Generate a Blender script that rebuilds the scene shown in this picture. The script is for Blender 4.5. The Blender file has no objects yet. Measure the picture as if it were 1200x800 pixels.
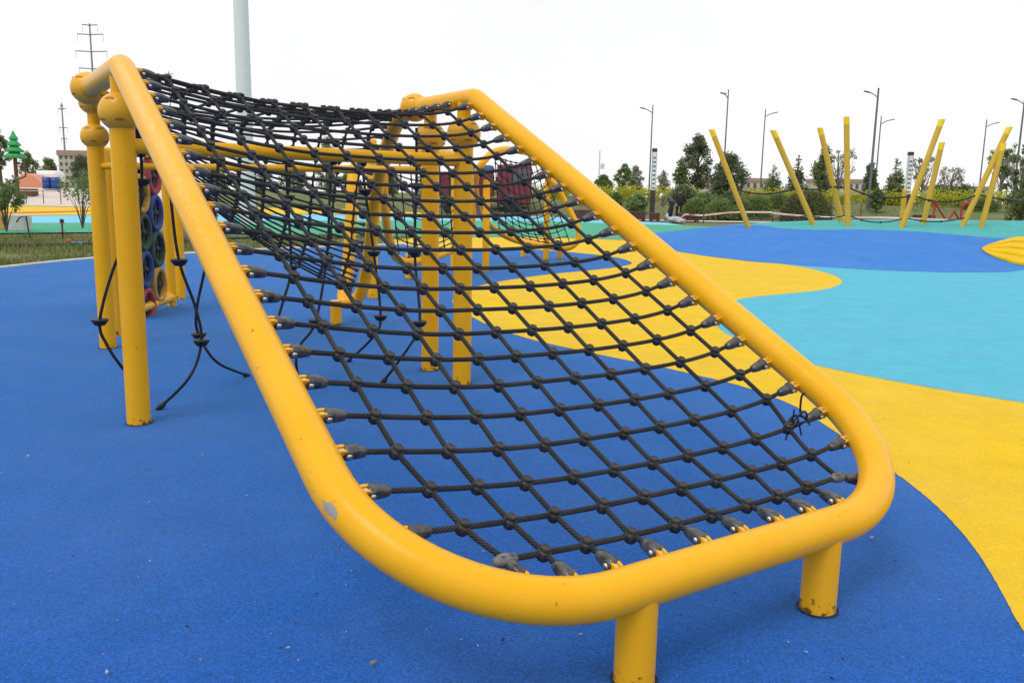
import bpy, bmesh, math, random
from mathutils import Vector, Matrix, noise
random.seed(7)
SC = bpy.context.scene
COL = SC.collection
PI = math.pi
V = Vector

# ------------------------------------------------------------------ camera
CAM_H, F_PX, PITCH, ROLL = 1.2, 994.0, 0.17130, 0.0188
_fw = V((0, math.cos(PITCH), -math.sin(PITCH)))
_rt = V((1, 0, 0)); _up = _rt.cross(_fw)
_c, _s = math.cos(ROLL), math.sin(ROLL)
RT = _rt*_c + _up*_s
UP = _up*_c - _rt*_s
FW = _fw
cam_d = bpy.data.cameras.new('camera')
cam_d.sensor_width = 36; cam_d.lens = 36*F_PX/1200.0
cam_d.clip_start = 0.05; cam_d.clip_end = 3000
cam = bpy.data.objects.new('camera', cam_d); COL.objects.link(cam)
M = Matrix((RT, UP, -FW)).transposed().to_4x4(); M.translation = V((0, 0, CAM_H))
cam.matrix_world = M
SC.camera = cam

# ------------------------------------------------------------------ light
w = bpy.data.worlds.new('World'); SC.world = w; w.use_nodes = True
nt = w.node_tree; nt.nodes.clear()
wo = nt.nodes.new('ShaderNodeOutputWorld'); bg = nt.nodes.new('ShaderNodeBackground')
sky = nt.nodes.new('ShaderNodeTexSky'); sky.sky_type = 'NISHITA'; sky.sun_disc = False
SUN_EL, SUN_AZ = math.radians(58), math.radians(215)
sky.sun_elevation = SUN_EL; sky.sun_rotation = SUN_AZ
hs = nt.nodes.new('ShaderNodeHueSaturation'); hs.inputs['Saturation'].default_value = 0.12
mx = nt.nodes.new('ShaderNodeMix'); mx.data_type = 'RGBA'
mx.inputs[0].default_value = 0.9                       # thick even cloud cover over the sky
tcw = nt.nodes.new('ShaderNodeTexCoord'); cl = nt.nodes.new('ShaderNodeTexNoise'); cl.inputs['Scale'].default_value = 2.2; cl.inputs['Detail'].default_value = 5
nt.links.new(tcw.outputs['Generated'], cl.inputs['Vector'])
cm = nt.nodes.new('ShaderNodeMapRange'); cm.inputs[1].default_value = .3; cm.inputs[2].default_value = .7; cm.inputs[3].default_value = 10.2; cm.inputs[4].default_value = 11.2
nt.links.new(cl.outputs['Fac'], cm.inputs[0])
cc = nt.nodes.new('ShaderNodeCombineColor')
for k in range(3): nt.links.new(cm.outputs[0], cc.inputs[k])
nt.links.new(cc.outputs[0], mx.inputs[7])
nt.links.new(sky.outputs[0], hs.inputs['Color'])
nt.links.new(hs.outputs[0], mx.inputs[6])
nt.links.new(mx.outputs[2], bg.inputs[0]); bg.inputs[1].default_value = 0.1
nt.links.new(bg.outputs[0], wo.inputs[0])
sd = bpy.data.lights.new('sun', 'SUN'); sd.energy = 1.2; sd.angle = math.radians(25); sd.color = (1, .97, .92)
so = bpy.data.objects.new('sun', sd); COL.objects.link(so)
_sdir = V((math.sin(SUN_AZ)*math.cos(SUN_EL), math.cos(SUN_AZ)*math.cos(SUN_EL), math.sin(SUN_EL)))
so.rotation_euler = _sdir.to_track_quat('Z', 'Y').to_euler(); so.location = (0, 0, 30)
SC.view_settings.view_transform = 'Standard'; SC.view_settings.look = 'None'
SC.view_settings.exposure = 0.0; SC.view_settings.gamma = 1; SC.view_settings.use_curve_mapping = False

# ------------------------------------------------------------------ helpers
def ray(px, py):
    return FW + RT*((px-600)/F_PX) + UP*((400-py)/F_PX)
def G(px, py, z=0.0):
    """point of the level z under a photo coordinate"""
    d = ray(px, py); t = (z-CAM_H)/d.z
    return V((0, 0, CAM_H)) + d*t
def P(px, py, y):
    """point at ground distance y"""
    d = ray(px, py); return V((0, 0, CAM_H)) + d*(y/d.y)

def sstep(a, b, x):
    t = max(0.0, min(1.0, (x-a)/(b-a))); return t*t*(3-2*t)
def lerp(a, b, t): return a+(b-a)*t
def pw(tab, x):
    if x <= tab[0][0]: return tab[0][1]
    for (x0, y0), (x1, y1) in zip(tab, tab[1:]):
        if x <= x1: return y0+(y1-y0)*(x-x0)/(x1-x0)
    return tab[-1][1]

def mat(name, col, rough=.6, metal=0.0, spec=.5, var=0.0, vscale=4.0, bump=0.0, bscale=60.0, col2=None, coat=0.0):
    m = bpy.data.materials.new(name); m.use_nodes = True
    n = m.node_tree; b = n.nodes['Principled BSDF']
    b.inputs['Roughness'].default_value = rough; b.inputs['Metallic'].default_value = metal
    b.inputs['Specular IOR Level'].default_value = spec
    b.inputs['Coat Weight'].default_value = coat
    b.inputs['Base Color'].default_value = (*col, 1)
    geo = n.nodes.new('ShaderNodeNewGeometry')
    if var > 0 or col2:
        nz = n.nodes.new('ShaderNodeTexNoise'); nz.inputs['Scale'].default_value = vscale; nz.inputs['Detail'].default_value = 5
        n.links.new(geo.outputs['Position'], nz.inputs['Vector'])
        mr = n.nodes.new('ShaderNodeMapRange'); mr.inputs[1].default_value = .3; mr.inputs[2].default_value = .7
        n.links.new(nz.outputs['Fac'], mr.inputs[0])
        mxx = n.nodes.new('ShaderNodeMix'); mxx.data_type = 'RGBA'
        c2 = col2 if col2 else tuple(max(0, c*(1-var)) for c in col)
        c1 = col if col2 else tuple(min(1, c*(1+var)) for c in col)
        mxx.inputs[6].default_value = (*c1, 1); mxx.inputs[7].default_value = (*c2, 1)
        n.links.new(mr.outputs[0], mxx.inputs[0]); n.links.new(mxx.outputs[2], b.inputs['Base Color'])
    if bump > 0:
        nb = n.nodes.new('ShaderNodeTexNoise'); nb.inputs['Scale'].default_value = bscale; nb.inputs['Detail'].default_value = 3
        n.links.new(geo.outputs['Position'], nb.inputs['Vector'])
        bp = n.nodes.new('ShaderNodeBump'); bp.inputs['Strength'].default_value = bump; bp.inputs['Distance'].default_value = .01
        n.links.new(nb.outputs['Fac'], bp.inputs['Height']); n.links.new(bp.outputs[0], b.inputs['Normal'])
    return m

def rubber(name, col, dark=.55, light=1.55, dust=.07, sheen=.16):
    """poured rubber granules: speckle of chips, soft wear patches, pits"""
    m = bpy.data.materials.new(name); m.use_nodes = True
    n = m.node_tree; b = n.nodes['Principled BSDF']; L = n.links
    b.inputs['Roughness'].default_value = .9; b.inputs['Specular IOR Level'].default_value = .08
    b.inputs['Sheen Weight'].default_value = sheen; b.inputs['Sheen Roughness'].default_value = .45; b.inputs['Sheen Tint'].default_value = (min(1, col[0]*1.6+.25), min(1, col[1]*1.2+.6), min(1, col[2]+.5), 1)
    geo = n.nodes.new('ShaderNodeNewGeometry')
    vo = n.nodes.new('ShaderNodeTexVoronoi'); vo.inputs['Scale'].default_value = 210; vo.inputs['Randomness'].default_value = 1
    L.new(geo.outputs['Position'], vo.inputs['Vector'])
    nz = n.nodes.new('ShaderNodeTexNoise'); nz.inputs['Scale'].default_value = 95; nz.inputs['Detail'].default_value = 4; nz.inputs['Roughness'].default_value = .7
    L.new(geo.outputs['Position'], nz.inputs['Vector'])
    sep = n.nodes.new('ShaderNodeSeparateColor'); L.new(vo.outputs['Color'], sep.inputs[0])
    ad = n.nodes.new('ShaderNodeMath'); ad.operation = 'MULTIPLY_ADD'; ad.inputs[1].default_value = .55
    L.new(sep.outputs[0], ad.inputs[0])
    mu = n.nodes.new('ShaderNodeMath'); mu.operation = 'MULTIPLY_ADD'; mu.inputs[1].default_value = 1.0; mu.inputs[2].default_value = -.28
    L.new(nz.outputs['Fac'], mu.inputs[0]); L.new(mu.outputs[0], ad.inputs[2])
    cr = n.nodes.new('ShaderNodeValToRGB')
    cr.color_ramp.elements[0].position = .12; cr.color_ramp.elements[0].color = (*[c*dark for c in col], 1)
    cr.color_ramp.elements[1].position = .9; cr.color_ramp.elements[1].color = (*[min(1, c*light+.004) for c in col], 1)
    e = cr.color_ramp.elements.new(.5); e.color = (*col, 1)
    L.new(ad.outputs[0], cr.inputs[0])
    # worn, dusty patches
    n2 = n.nodes.new('ShaderNodeTexNoise'); n2.inputs['Scale'].default_value = .9; n2.inputs['Detail'].default_value = 7; n2.inputs['Roughness'].default_value = .62
    L.new(geo.outputs['Position'], n2.inputs['Vector'])
    mr = n.nodes.new('ShaderNodeMapRange'); mr.inputs[1].default_value = .38; mr.inputs[2].default_value = .72; mr.inputs[4].default_value = dust
    L.new(n2.outputs['Fac'], mr.inputs[0])
    mi = n.nodes.new('ShaderNodeMix'); mi.data_type = 'RGBA'
    L.new(mr.outputs[0], mi.inputs[0]); L.new(cr.outputs[0], mi.inputs[6])
    mi.inputs[7].default_value = (.42, .44, .46, 1)
    n3 = n.nodes.new('ShaderNodeTexNoise'); n3.inputs['Scale'].default_value = 3.1; n3.inputs['Detail'].default_value = 8; n3.inputs['Roughness'].default_value = .68; n3.inputs['Distortion'].default_value = .6
    L.new(geo.outputs['Position'], n3.inputs['Vector'])
    m3 = n.nodes.new('ShaderNodeMapRange'); m3.inputs[1].default_value = .3; m3.inputs[2].default_value = .7; m3.inputs[3].default_value = .89; m3.inputs[4].default_value = 1.06
    L.new(n3.outputs['Fac'], m3.inputs[0])
    vm = n.nodes.new('ShaderNodeVectorMath'); vm.operation = 'SCALE'; L.new(mi.outputs[2], vm.inputs[0]); L.new(m3.outputs[0], vm.inputs['Scale'])
    L.new(vm.outputs[0], b.inputs['Base Color'])
    bp = n.nodes.new('ShaderNodeBump'); bp.inputs['Strength'].default_value = .55; bp.inputs['Distance'].default_value = .004
    L.new(ad.outputs[0], bp.inputs['Height']); L.new(bp.outputs[0], b.inputs['Normal'])
    return m

def paint(name, col, rust=True, chip=None):
    """enamel on steel: faint fading, scuffs, rust specks by the ground, optional bare chip"""
    m = bpy.data.materials.new(name); m.use_nodes = True
    n = m.node_tree; b = n.nodes['Principled BSDF']; L = n.links
    b.inputs['Roughness'].default_value = .38; b.inputs['Specular IOR Level'].default_value = .26
    geo = n.nodes.new('ShaderNodeNewGeometry')
    nz = n.nodes.new('ShaderNodeTexNoise'); nz.inputs['Scale'].default_value = 3.2; nz.inputs['Detail'].default_value = 6; nz.inputs['Roughness'].default_value = .65
    L.new(geo.outputs['Position'], nz.inputs['Vector'])
    mr = n.nodes.new('ShaderNodeMapRange'); mr.inputs[1].default_value = .35; mr.inputs[2].default_value = .75
    L.new(nz.outputs['Fac'], mr.inputs[0])
    mi = n.nodes.new('ShaderNodeMix'); mi.data_type = 'RGBA'
    mi.inputs[6].default_value = (*col, 1); mi.inputs[7].default_value = (min(1, col[0]*1.05), col[1]*1.08+.01, col[2]*2.0+.016, 1)
    L.new(mr.outputs[0], mi.inputs[0])
    cur = mi.outputs[2]
    # small dark scuffs
    sc = n.nodes.new('ShaderNodeTexNoise'); sc.inputs['Scale'].default_value = 34; sc.inputs['Detail'].default_value = 4
    L.new(geo.outputs['Position'], sc.inputs['Vector'])
    ms = n.nodes.new('ShaderNodeMapRange'); ms.inputs[1].default_value = .745; ms.inputs[2].default_value = .79; ms.inputs[4].default_value = .6
    L.new(sc.outputs['Fac'], ms.inputs[0])
    m2 = n.nodes.new('ShaderNodeMix'); m2.data_type = 'RGBA'; m2.inputs[7].default_value = (.3, .2, .09, 1)
    L.new(ms.outputs[0], m2.inputs[0]); L.new(cur, m2.inputs[6]); cur = m2.outputs[2]
    if rust:
        sp = n.nodes.new('ShaderNodeSeparateXYZ'); L.new(geo.outputs['Position'], sp.inputs[0])
        hz = n.nodes.new('ShaderNodeMapRange'); hz.inputs[1].default_value = 0.0; hz.inputs[2].default_value = .075; hz.inputs[3].default_value = .22; hz.inputs[4].default_value = 0
        L.new(sp.outputs[2], hz.inputs[0])
        rn = n.nodes.new('ShaderNodeTexNoise'); rn.inputs['Scale'].default_value = 42; rn.inputs['Detail'].default_value = 5
        L.new(geo.outputs['Position'], rn.inputs['Vector'])
        ra = n.nodes.new('ShaderNodeMath'); ra.operation = 'ADD'; L.new(hz.outputs[0], ra.inputs[0]); L.new(rn.outputs['Fac'], ra.inputs[1])
        rm = n.nodes.new('ShaderNodeMapRange'); rm.inputs[1].default_value = .70; rm.inputs[2].default_value = .78; rm.inputs[4].default_value = .9
        L.new(ra.outputs[0], rm.inputs[0])
        m3 = n.nodes.new('ShaderNodeMix'); m3.data_type = 'RGBA'; m3.inputs[7].default_value = (.09, .045, .02, 1)
        L.new(rm.outputs[0], m3.inputs[0]); L.new(cur, m3.inputs[6]); cur = m3.outputs[2]
    for (c, ax, r1, r2, ccol, soft) in (chip or []):
        vs = n.nodes.new('ShaderNodeVectorMath'); vs.operation = 'SUBTRACT'; vs.inputs[1].default_value = c
        L.new(geo.outputs['Position'], vs.inputs[0])
        dt = n.nodes.new('ShaderNodeVectorMath'); dt.operation = 'DOT_PRODUCT'; dt.inputs[1].default_value = ax
        L.new(vs.outputs[0], dt.inputs[0])
        ln = n.nodes.new('ShaderNodeVectorMath'); ln.operation = 'LENGTH'; L.new(vs.outputs[0], ln.inputs[0])
        # squash distance along the axis so that the chip is longer than wide
        sq = n.nodes.new('ShaderNodeMath'); sq.operation = 'MULTIPLY'; L.new(dt.outputs['Value'], sq.inputs[0]); L.new(dt.outputs['Value'], sq.inputs[1])
        l2 = n.nodes.new('ShaderNodeMath'); l2.operation = 'MULTIPLY'; L.new(ln.outputs['Value'], l2.inputs[0]); L.new(ln.outputs['Value'], l2.inputs[1])
        k = n.nodes.new('ShaderNodeMath'); k.operation = 'MULTIPLY_ADD'; k.inputs[1].default_value = -(1-(r1/r2)**2)
        L.new(sq.outputs[0], k.inputs[0]); L.new(l2.outputs[0], k.inputs[2])
        sr = n.nodes.new('ShaderNodeMath'); sr.operation = 'SQRT'; L.new(k.outputs[0], sr.inputs[0])
        cn = n.nodes.new('ShaderNodeTexNoise'); cn.inputs['Scale'].default_value = 70; L.new(geo.outputs['Position'], cn.inputs['Vector'])
        ca = n.nodes.new('ShaderNodeMath'); ca.operation = 'MULTIPLY_ADD'; ca.inputs[1].default_value = .022+soft
        L.new(cn.outputs['Fac'], ca.inputs[0]); L.new(sr.outputs[0], ca.inputs[2])
        cm = n.nodes.new('ShaderNodeMapRange'); cm.inputs[1].default_value = r1+.010; cm.inputs[2].default_value = r1+.012+soft; cm.inputs[3].default_value = 1; cm.inputs[4].default_value = 0
        L.new(ca.outputs[0], cm.inputs[0])
        m4 = n.nodes.new('ShaderNodeMix'); m4.data_type = 'RGBA'; m4.inputs[7].default_value = (*ccol, 1)
        L.new(cm.outputs[0], m4.inputs[0]); L.new(cur, m4.inputs[6]); cur = m4.outputs[2]
    L.new(cur, b.inputs['Base Color'])
    nb = n.nodes.new('ShaderNodeTexNoise'); nb.inputs['Scale'].default_value = 140; L.new(geo.outputs['Position'], nb.inputs['Vector'])
    bp = n.nodes.new('ShaderNodeBump'); bp.inputs['Strength'].default_value = .06; bp.inputs['Distance'].default_value = .004
    L.new(nb.outputs['Fac'], bp.inputs['Height']); L.new(bp.outputs[0], b.inputs['Normal'])
    rr = n.nodes.new('ShaderNodeMapRange'); rr.inputs[3].default_value = .24; rr.inputs[4].default_value = .42
    L.new(nz.outputs['Fac'], rr.inputs[0]); L.new(rr.outputs[0], b.inputs['Roughness'])
    return m

def rope_mat(name, col):
    """laid rope: helical strands from the tube's UV (u round, v metres along)"""
    m = bpy.data.materials.new(name); m.use_nodes = True
    n = m.node_tree; b = n.nodes['Principled BSDF']; L = n.links
    b.inputs['Roughness'].default_value = .62; b.inputs['Specular IOR Level'].default_value = .35
    uv = n.nodes.new('ShaderNodeUVMap'); uv.uv_map = 'UVMap'
    sp = n.nodes.new('ShaderNodeSeparateXYZ'); L.new(uv.outputs[0], sp.inputs[0])
    a = n.nodes.new('ShaderNodeMath'); a.operation = 'MULTIPLY'; a.inputs[1].default_value = 2*PI*6; L.new(sp.outputs[0], a.inputs[0])
    c = n.nodes.new('ShaderNodeMath'); c.operation = 'MULTIPLY_ADD'; c.inputs[1].default_value = 2*PI*75; L.new(sp.outputs[1], c.inputs[0]); L.new(a.outputs[0], c.inputs[2])
    s = n.nodes.new('ShaderNodeMath'); s.operation = 'SINE'; L.new(c.outputs[0], s.inputs[0])
    mr = n.nodes.new('ShaderNodeMapRange'); mr.inputs[1].default_value = -1; mr.inputs[2].default_value = 1; L.new(s.outputs[0], mr.inputs[0])
    geo = n.nodes.new('ShaderNodeNewGeometry')
    nz = n.nodes.new('ShaderNodeTexNoise'); nz.inputs['Scale'].default_value = 9; nz.inputs['Detail'].default_value = 5; L.new(geo.outputs['Position'], nz.inputs['Vector'])
    md = n.nodes.new('ShaderNodeMapRange'); md.inputs[1].default_value = .4; md.inputs[2].default_value = .7; L.new(nz.outputs['Fac'], md.inputs[0])
    mi = n.nodes.new('ShaderNodeMix'); mi.data_type = 'RGBA'
    mi.inputs[6].default_value = (*[x*.8 for x in col], 1); mi.inputs[7].default_value = (*[x*1.9+.006 for x in col], 1)
    L.new(md.outputs[0], mi.inputs[0])
    m2 = n.nodes.new('ShaderNodeMix'); m2.data_type = 'RGBA'; m2.inputs[6].default_value = (*[x*.35 for x in col], 1)
    L.new(mr.outputs[0], m2.inputs[0]); L.new(mi.outputs[2], m2.inputs[7])
    L.new(m2.outputs[2], b.inputs['Base Color'])
    bp = n.nodes.new('ShaderNodeBump'); bp.inputs['Strength'].default_value = .9; bp.inputs['Distance'].default_value = .004
    L.new(mr.outputs[0], bp.inputs['Height']); L.new(bp.outputs[0], b.inputs['Normal'])
    return m

def leafmat(name, col, col2):
    m = mat(name, col, rough=.6, spec=.25, vscale=1.6, col2=col2)
    b = m.node_tree.nodes['Principled BSDF']
    n = m.node_tree; out = n.nodes['Material Output']; src = b.inputs['Base Color'].links[0].from_socket
    tr = n.nodes.new('ShaderNodeBsdfTranslucent'); n.links.new(src, tr.inputs['Color'])
    ms = n.nodes.new('ShaderNodeMixShader'); ms.inputs[0].default_value = .5
    n.links.new(b.outputs[0], ms.inputs[1]); n.links.new(tr.outputs[0], ms.inputs[2]); n.links.new(ms.outputs[0], out.inputs['Surface'])
    return m

class MB:
    """collects verts / faces / uvs for one mesh object"""
    def __init__(s): s.v = []; s.f = []; s.uv = []; s.mi = []; s.cur = 0; s.fl = []
    def face(s, idx, uv=None, smooth=True):
        s.f.append(idx); s.uv.append(uv if uv else [(0, 0)]*len(idx)); s.mi.append(s.cur); s.fl.append(smooth)
    def tube(s, path, r, n=12, caps=True, closed=False, rf=None):
        path = [V(p) for p in path]; N = len(path); base = len(s.v)
        tang = []
        for i in range(N):
            if closed: t = path[(i+1) % N]-path[i-1]
            else: t = path[min(i+1, N-1)]-path[max(i-1, 0)]
            tang.append(t.normalized())
        a = V((0, 0, 1)) if abs(tang[0].z) < .9 else V((1, 0, 0))
        nx = (a - tang[0]*a.dot(tang[0])).normalized()
        ln = 0.0; lens = []
        for i in range(N):
            if i: ln += (path[i]-path[i-1]).length
            lens.append(ln)
            nx = (nx - tang[i]*nx.dot(tang[i])).normalized(); by = tang[i].cross(nx)
            rr = rf(i/(N-1)) if rf else r
            for k in range(n):
                an = 2*PI*k/n
                s.v.append(path[i] + (nx*math.cos(an)+by*math.sin(an))*rr)
        R_ = N if closed else N-1
        for i in range(R_):
            j = (i+1) % N; l0 = lens[i]; l1 = lens[j] if j else ln+(path[0]-path[-1]).length
            for k in range(n):
                k2 = (k+1) % n
                s.face([base+i*n+k, base+i*n+k2, base+j*n+k2, base+j*n+k], [(k/n, l0), ((k+1)/n, l0), ((k+1)/n, l1), (k/n, l1)])
        if caps and not closed:
            b2 = len(s.v); s.v += [s.v[base+k].copy() for k in range(n)]+[s.v[base+(N-1)*n+k].copy() for k in range(n)]
            s.face([b2+k for k in range(n)][::-1], None, False); s.face([b2+n+k for k in range(n)], None, False)
    def lathe(s, prof, n=16, M=None, mod=None):
        """prof: (r,z) list about Z"""
        base = len(s.v); M = M or Matrix()
        for i, (r, z) in enumerate(prof):
            for k in range(n):
                a = 2*PI*k/n; rr = mod(r, z, k) if mod else r
                s.v.append(M @ V((rr*math.cos(a), rr*math.sin(a), z)))
        for i in range(len(prof)-1):
            for k in range(n):
                k2 = (k+1) % n
                s.face([base+i*n+k, base+i*n+k2, base+(i+1)*n+k2, base+(i+1)*n+k])
        b2 = len(s.v); L_ = (len(prof)-1)*n; s.v += [s.v[base+k].copy() for k in range(n)]+[s.v[base+L_+k].copy() for k in range(n)]
        s.face([b2+k for k in range(n)][::-1], None, False); s.face([b2+n+k for k in range(n)], None, False)
    def box(s, c, d, M=None, bev=0.0):
        c = V(c); M = M or Matrix(); b = len(s.v); hx, hy, hz = d[0]/2, d[1]/2, d[2]/2
        if bev <= 0:
            for x in (-1, 1):
                for y in (-1, 1):
                    for z in (-1, 1): s.v.append(M @ (c+V((x*hx, y*hy, z*hz))))
            for q in ((0, 1, 3, 2), (4, 6, 7, 5), (0, 4, 5, 1), (2, 3, 7, 6), (0, 2, 6, 4), (1, 5, 7, 3)):
                s.face([b+i for i in q], None, False)
        else:
            bm = bmesh.new(); bmesh.ops.create_cube(bm, size=1)
            for v in bm.verts: v.co = V((v.co.x*d[0], v.co.y*d[1], v.co.z*d[2]))
            bmesh.ops.bevel(bm, geom=bm.edges[:]+bm.verts[:], offset=bev, segments=2, profile=.5, affect='EDGES')
            bm.verts.index_update()
            for v in bm.verts: s.v.append(M @ (c+v.co))
            for f in bm.faces: s.face([b+v.index for v in f.verts], None, False)
            bm.free()
    def poly(s, pts, smooth=False):
        b = len(s.v); s.v += [V(p) for p in pts]; s.face(list(range(b, b+len(pts))), None, smooth)
    def prism(s, pts, d):
        """polygon pts extruded by vector d"""
        d = V(d); b = len(s.v); n = len(pts); s.v += [V(p) for p in pts]+[V(p)+d for p in pts]
        s.face(list(range(b, b+n))[::-1], None, False); s.face(list(range(b+n, b+2*n)), None, False)
        for i in range(n):
            j = (i+1) % n; s.face([b+i, b+j, b+n+j, b+n+i], None, False)
    def grid(s, rows):
        b = len(s.v); m = len(rows[0])
        for r in rows: s.v += [V(p) for p in r]
        for i in range(len(rows)-1):
            for j in range(m-1):
                s.face([b+i*m+j, b+i*m+j+1, b+(i+1)*m+j+1, b+(i+1)*m+j])
    def ball(s, c, r, n=16, sc=(1, 1, 1), jit=0, M=None):
        prof = []; c = V(c); base = len(s.v); R_ = n//2
        for i in range(R_+1):
            th = PI*i/R_
            for k in range(n):
                a = 2*PI*k/n; d = V((math.sin(th)*math.cos(a), math.sin(th)*math.sin(a), math.cos(th)))
                rr = r*(1+(jit*noise.noise(d*2.3+c*3) if jit else 0))
                p = V((d.x*rr*sc[0], d.y*rr*sc[1], d.z*rr*sc[2]))
                s.v.append(c+(M @ p if M else p))
        for i in range(R_):
            for k in range(n):
                k2 = (k+1) % n; s.face([base+i*n+k, base+(i+1)*n+k, base+(i+1)*n+k2, base+i*n+k2])
    def mesh(s, name, mats):
        me = bpy.data.meshes.new(name)
        me.from_pydata([tuple(v) for v in s.v], [], s.f)
        for m in (mats if isinstance(mats, (list, tuple)) else [mats]): me.materials.append(m)
        uvl = me.uv_layers.new(name='UVMap')
        flat = [c for f in s.uv for uv in f for c in uv]
        if len(flat) == 2*len(me.loops): uvl.data.foreach_set('uv', flat)
        me.polygons.foreach_set('material_index', s.mi); me.polygons.foreach_set('use_smooth', s.fl)
        me.update(); return me
    def build(s, name, mats, parent=None):
        return link(name, s.mesh(name, mats), parent)

def link(name, me, parent=None, mw=None):
    o = bpy.data.objects.new(name, me); COL.objects.link(o)
    if parent is not None:
        o.parent = parent
        o.matrix_parent_inverse = Matrix()
        base = wm(parent).inverted()
        o.matrix_local = base @ (mw if mw is not None else Matrix())
    elif mw is not None: o.matrix_world = mw
    return o
_WM = {}
def wm(o):
    m = o.matrix_basis.copy()
    while o.parent is not None:
        o = o.parent; m = o.matrix_basis @ m
    return m
def thing(name, label, cat, loc=(0, 0, 0), group=None):
    o = bpy.data.objects.new(name, None); COL.objects.link(o); o.empty_display_size = .2
    o.location = loc; o['label'] = label; o['category'] = cat
    if group: o['group'] = group
    return o
def tag(o, label, cat, group=None):
    o['label'] = label; o['category'] = cat
    if group: o['group'] = group
    return o
def struct(o): o['kind'] = 'structure'; return o
def stuff(o): o['kind'] = 'stuff'; return o
def dup(root, loc, rotz=0, label=None, scale=1.0):
    def cp(o, par):
        c = o.copy(); COL.objects.link(c)
        if par is not None: c.parent = par
        for ch in kids[o.name]: cp(ch, c)
        return c
    kids = {}
    def col(o):
        kids[o.name] = list(o.children)
        for c in o.children: col(c)
    col(root)
    r = cp(root, None); r.location = loc; r.rotation_euler = (0, 0, rotz); r.scale = (scale,)*3
    if label: r['label'] = label
    return r

def fillet(pts, rads, n=10):
    pts = [V(p) for p in pts]; out = [pts[0]]
    for i in range(1, len(pts)-1):
        a, b, c = pts[i-1], pts[i], pts[i+1]; r = rads[i-1] if isinstance(rads, (list, tuple)) else rads
        d1 = (a-b).normalized(); d2 = (c-b).normalized(); an = d1.angle(d2)
        t = r/math.tan(an/2); t = min(t, .48*(a-b).length if i > 1 else .95*(a-b).length, .48*(c-b).length if i < len(pts)-2 else .95*(c-b).length)
        r = t*math.tan(an/2)
        ctr = b+(d1+d2).normalized()*(r/math.sin(an/2))
        p0 = b+d1*t; p1 = b+d2*t; v0 = p0-ctr; v1 = p1-ctr; tot = v0.angle(v1); ax = v0.cross(v1).normalized()
        for k in range(n+1): out.append(ctr+Matrix.Rotation(tot*k/n, 3, ax) @ v0)
    out.append(pts[-1]); return out
def resample(path, step):
    path = [V(p) for p in path]; out = [path[0]]
    for a, b in zip(path, path[1:]):
        m = max(1, int(math.ceil((b-a).length/step)))
        for k in range(1, m+1): out.append(a.lerp(b, k/m))
    return out
def catmull(pts, n=8, closed=False):
    pts = [V(p) for p in pts]; N = len(pts); out = []
    rng = range(N) if closed else range(N-1)
    for i in rng:
        g = (lambda k: pts[k % N]) if closed else (lambda k: pts[max(0, min(N-1, k))])
        p0, p1, p2, p3 = g(i-1), g(i), g(i+1), g(i+2)
        for k in range(n):
            t = k/n
            out.append(.5*((2*p1)+(p2-p0)*t+(2*p0-5*p1+4*p2-p3)*t*t+(3*p1-p0-3*p2+p3)*t**3))
    if not closed: out.append(pts[-1])
    return out
def cut_poly(pts):  # smooth closed outline
    return catmull(pts, 6, True)

# ------------------------------------------------------------------ materials
YEL = (.83, .405, .001)
# the bare chip on the near left tube: filled in below once the tube is known
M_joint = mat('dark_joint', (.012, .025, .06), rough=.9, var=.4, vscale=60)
M_ball = paint('yellow_plastic', (.78, .40, .02), rust=False)
KS = .88
M_rope = rope_mat('black_rope', (.034, .035, .037))
M_black = mat('black_plastic', (.018, .018, .020), rough=.42, spec=.5, var=.35, vscale=40, bump=.1, bscale=120)
M_clamp = mat('worn_black_plastic', (.020, .020, .022), rough=.28, vscale=55, col2=(.105, .107, .112), bump=.12, bscale=120)
M_knot = mat('knot_plastic', (.030, .031, .033), rough=.55, var=.4, vscale=50)
M_greyp = mat('grey_worn_plastic', (.12, .125, .13), rough=.5, var=.5, vscale=45)
M_bolt = mat('steel_bolt', (.62, .60, .54), rough=.3, metal=.9)
R_blue = rubber('blue_rubber', (.009, .082, .40), dust=.055, sheen=.34)
R_blue2 = rubber('blue_mound_rubber', (.040, .185, .60), .8, 1.2)
R_yel = rubber('yellow_rubber', (.78, .49, .0015), .82, 1.1)
R_cyan = rubber('cyan_rubber', (.088, .445, .61), .75, 1.2)
R_teal = rubber('teal_rubber', (.075, .40, .41), .75, 1.2)
R_green = rubber('green_rubber', (.070, .36, .22), .75, 1.2)
R_sky = rubber('pale_blue_rubber', (.20, .56, .80), .75, 1.2)
M_red = mat('red_line', (.6, .05, .05), rough=.8)
M_grass = mat('grass_ground', (.095, .155, .045), rough=.95, spec=.1, vscale=.42, col2=(.20, .18, .10), bump=.8, bscale=9)
M_conc = mat('concrete', (.52, .49, .44), rough=.9, var=.18, vscale=6, bump=.3, bscale=60)
M_paver = mat('pinkish_paving', (.60, .52, .47), rough=.9, var=.12, vscale=2)

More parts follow.
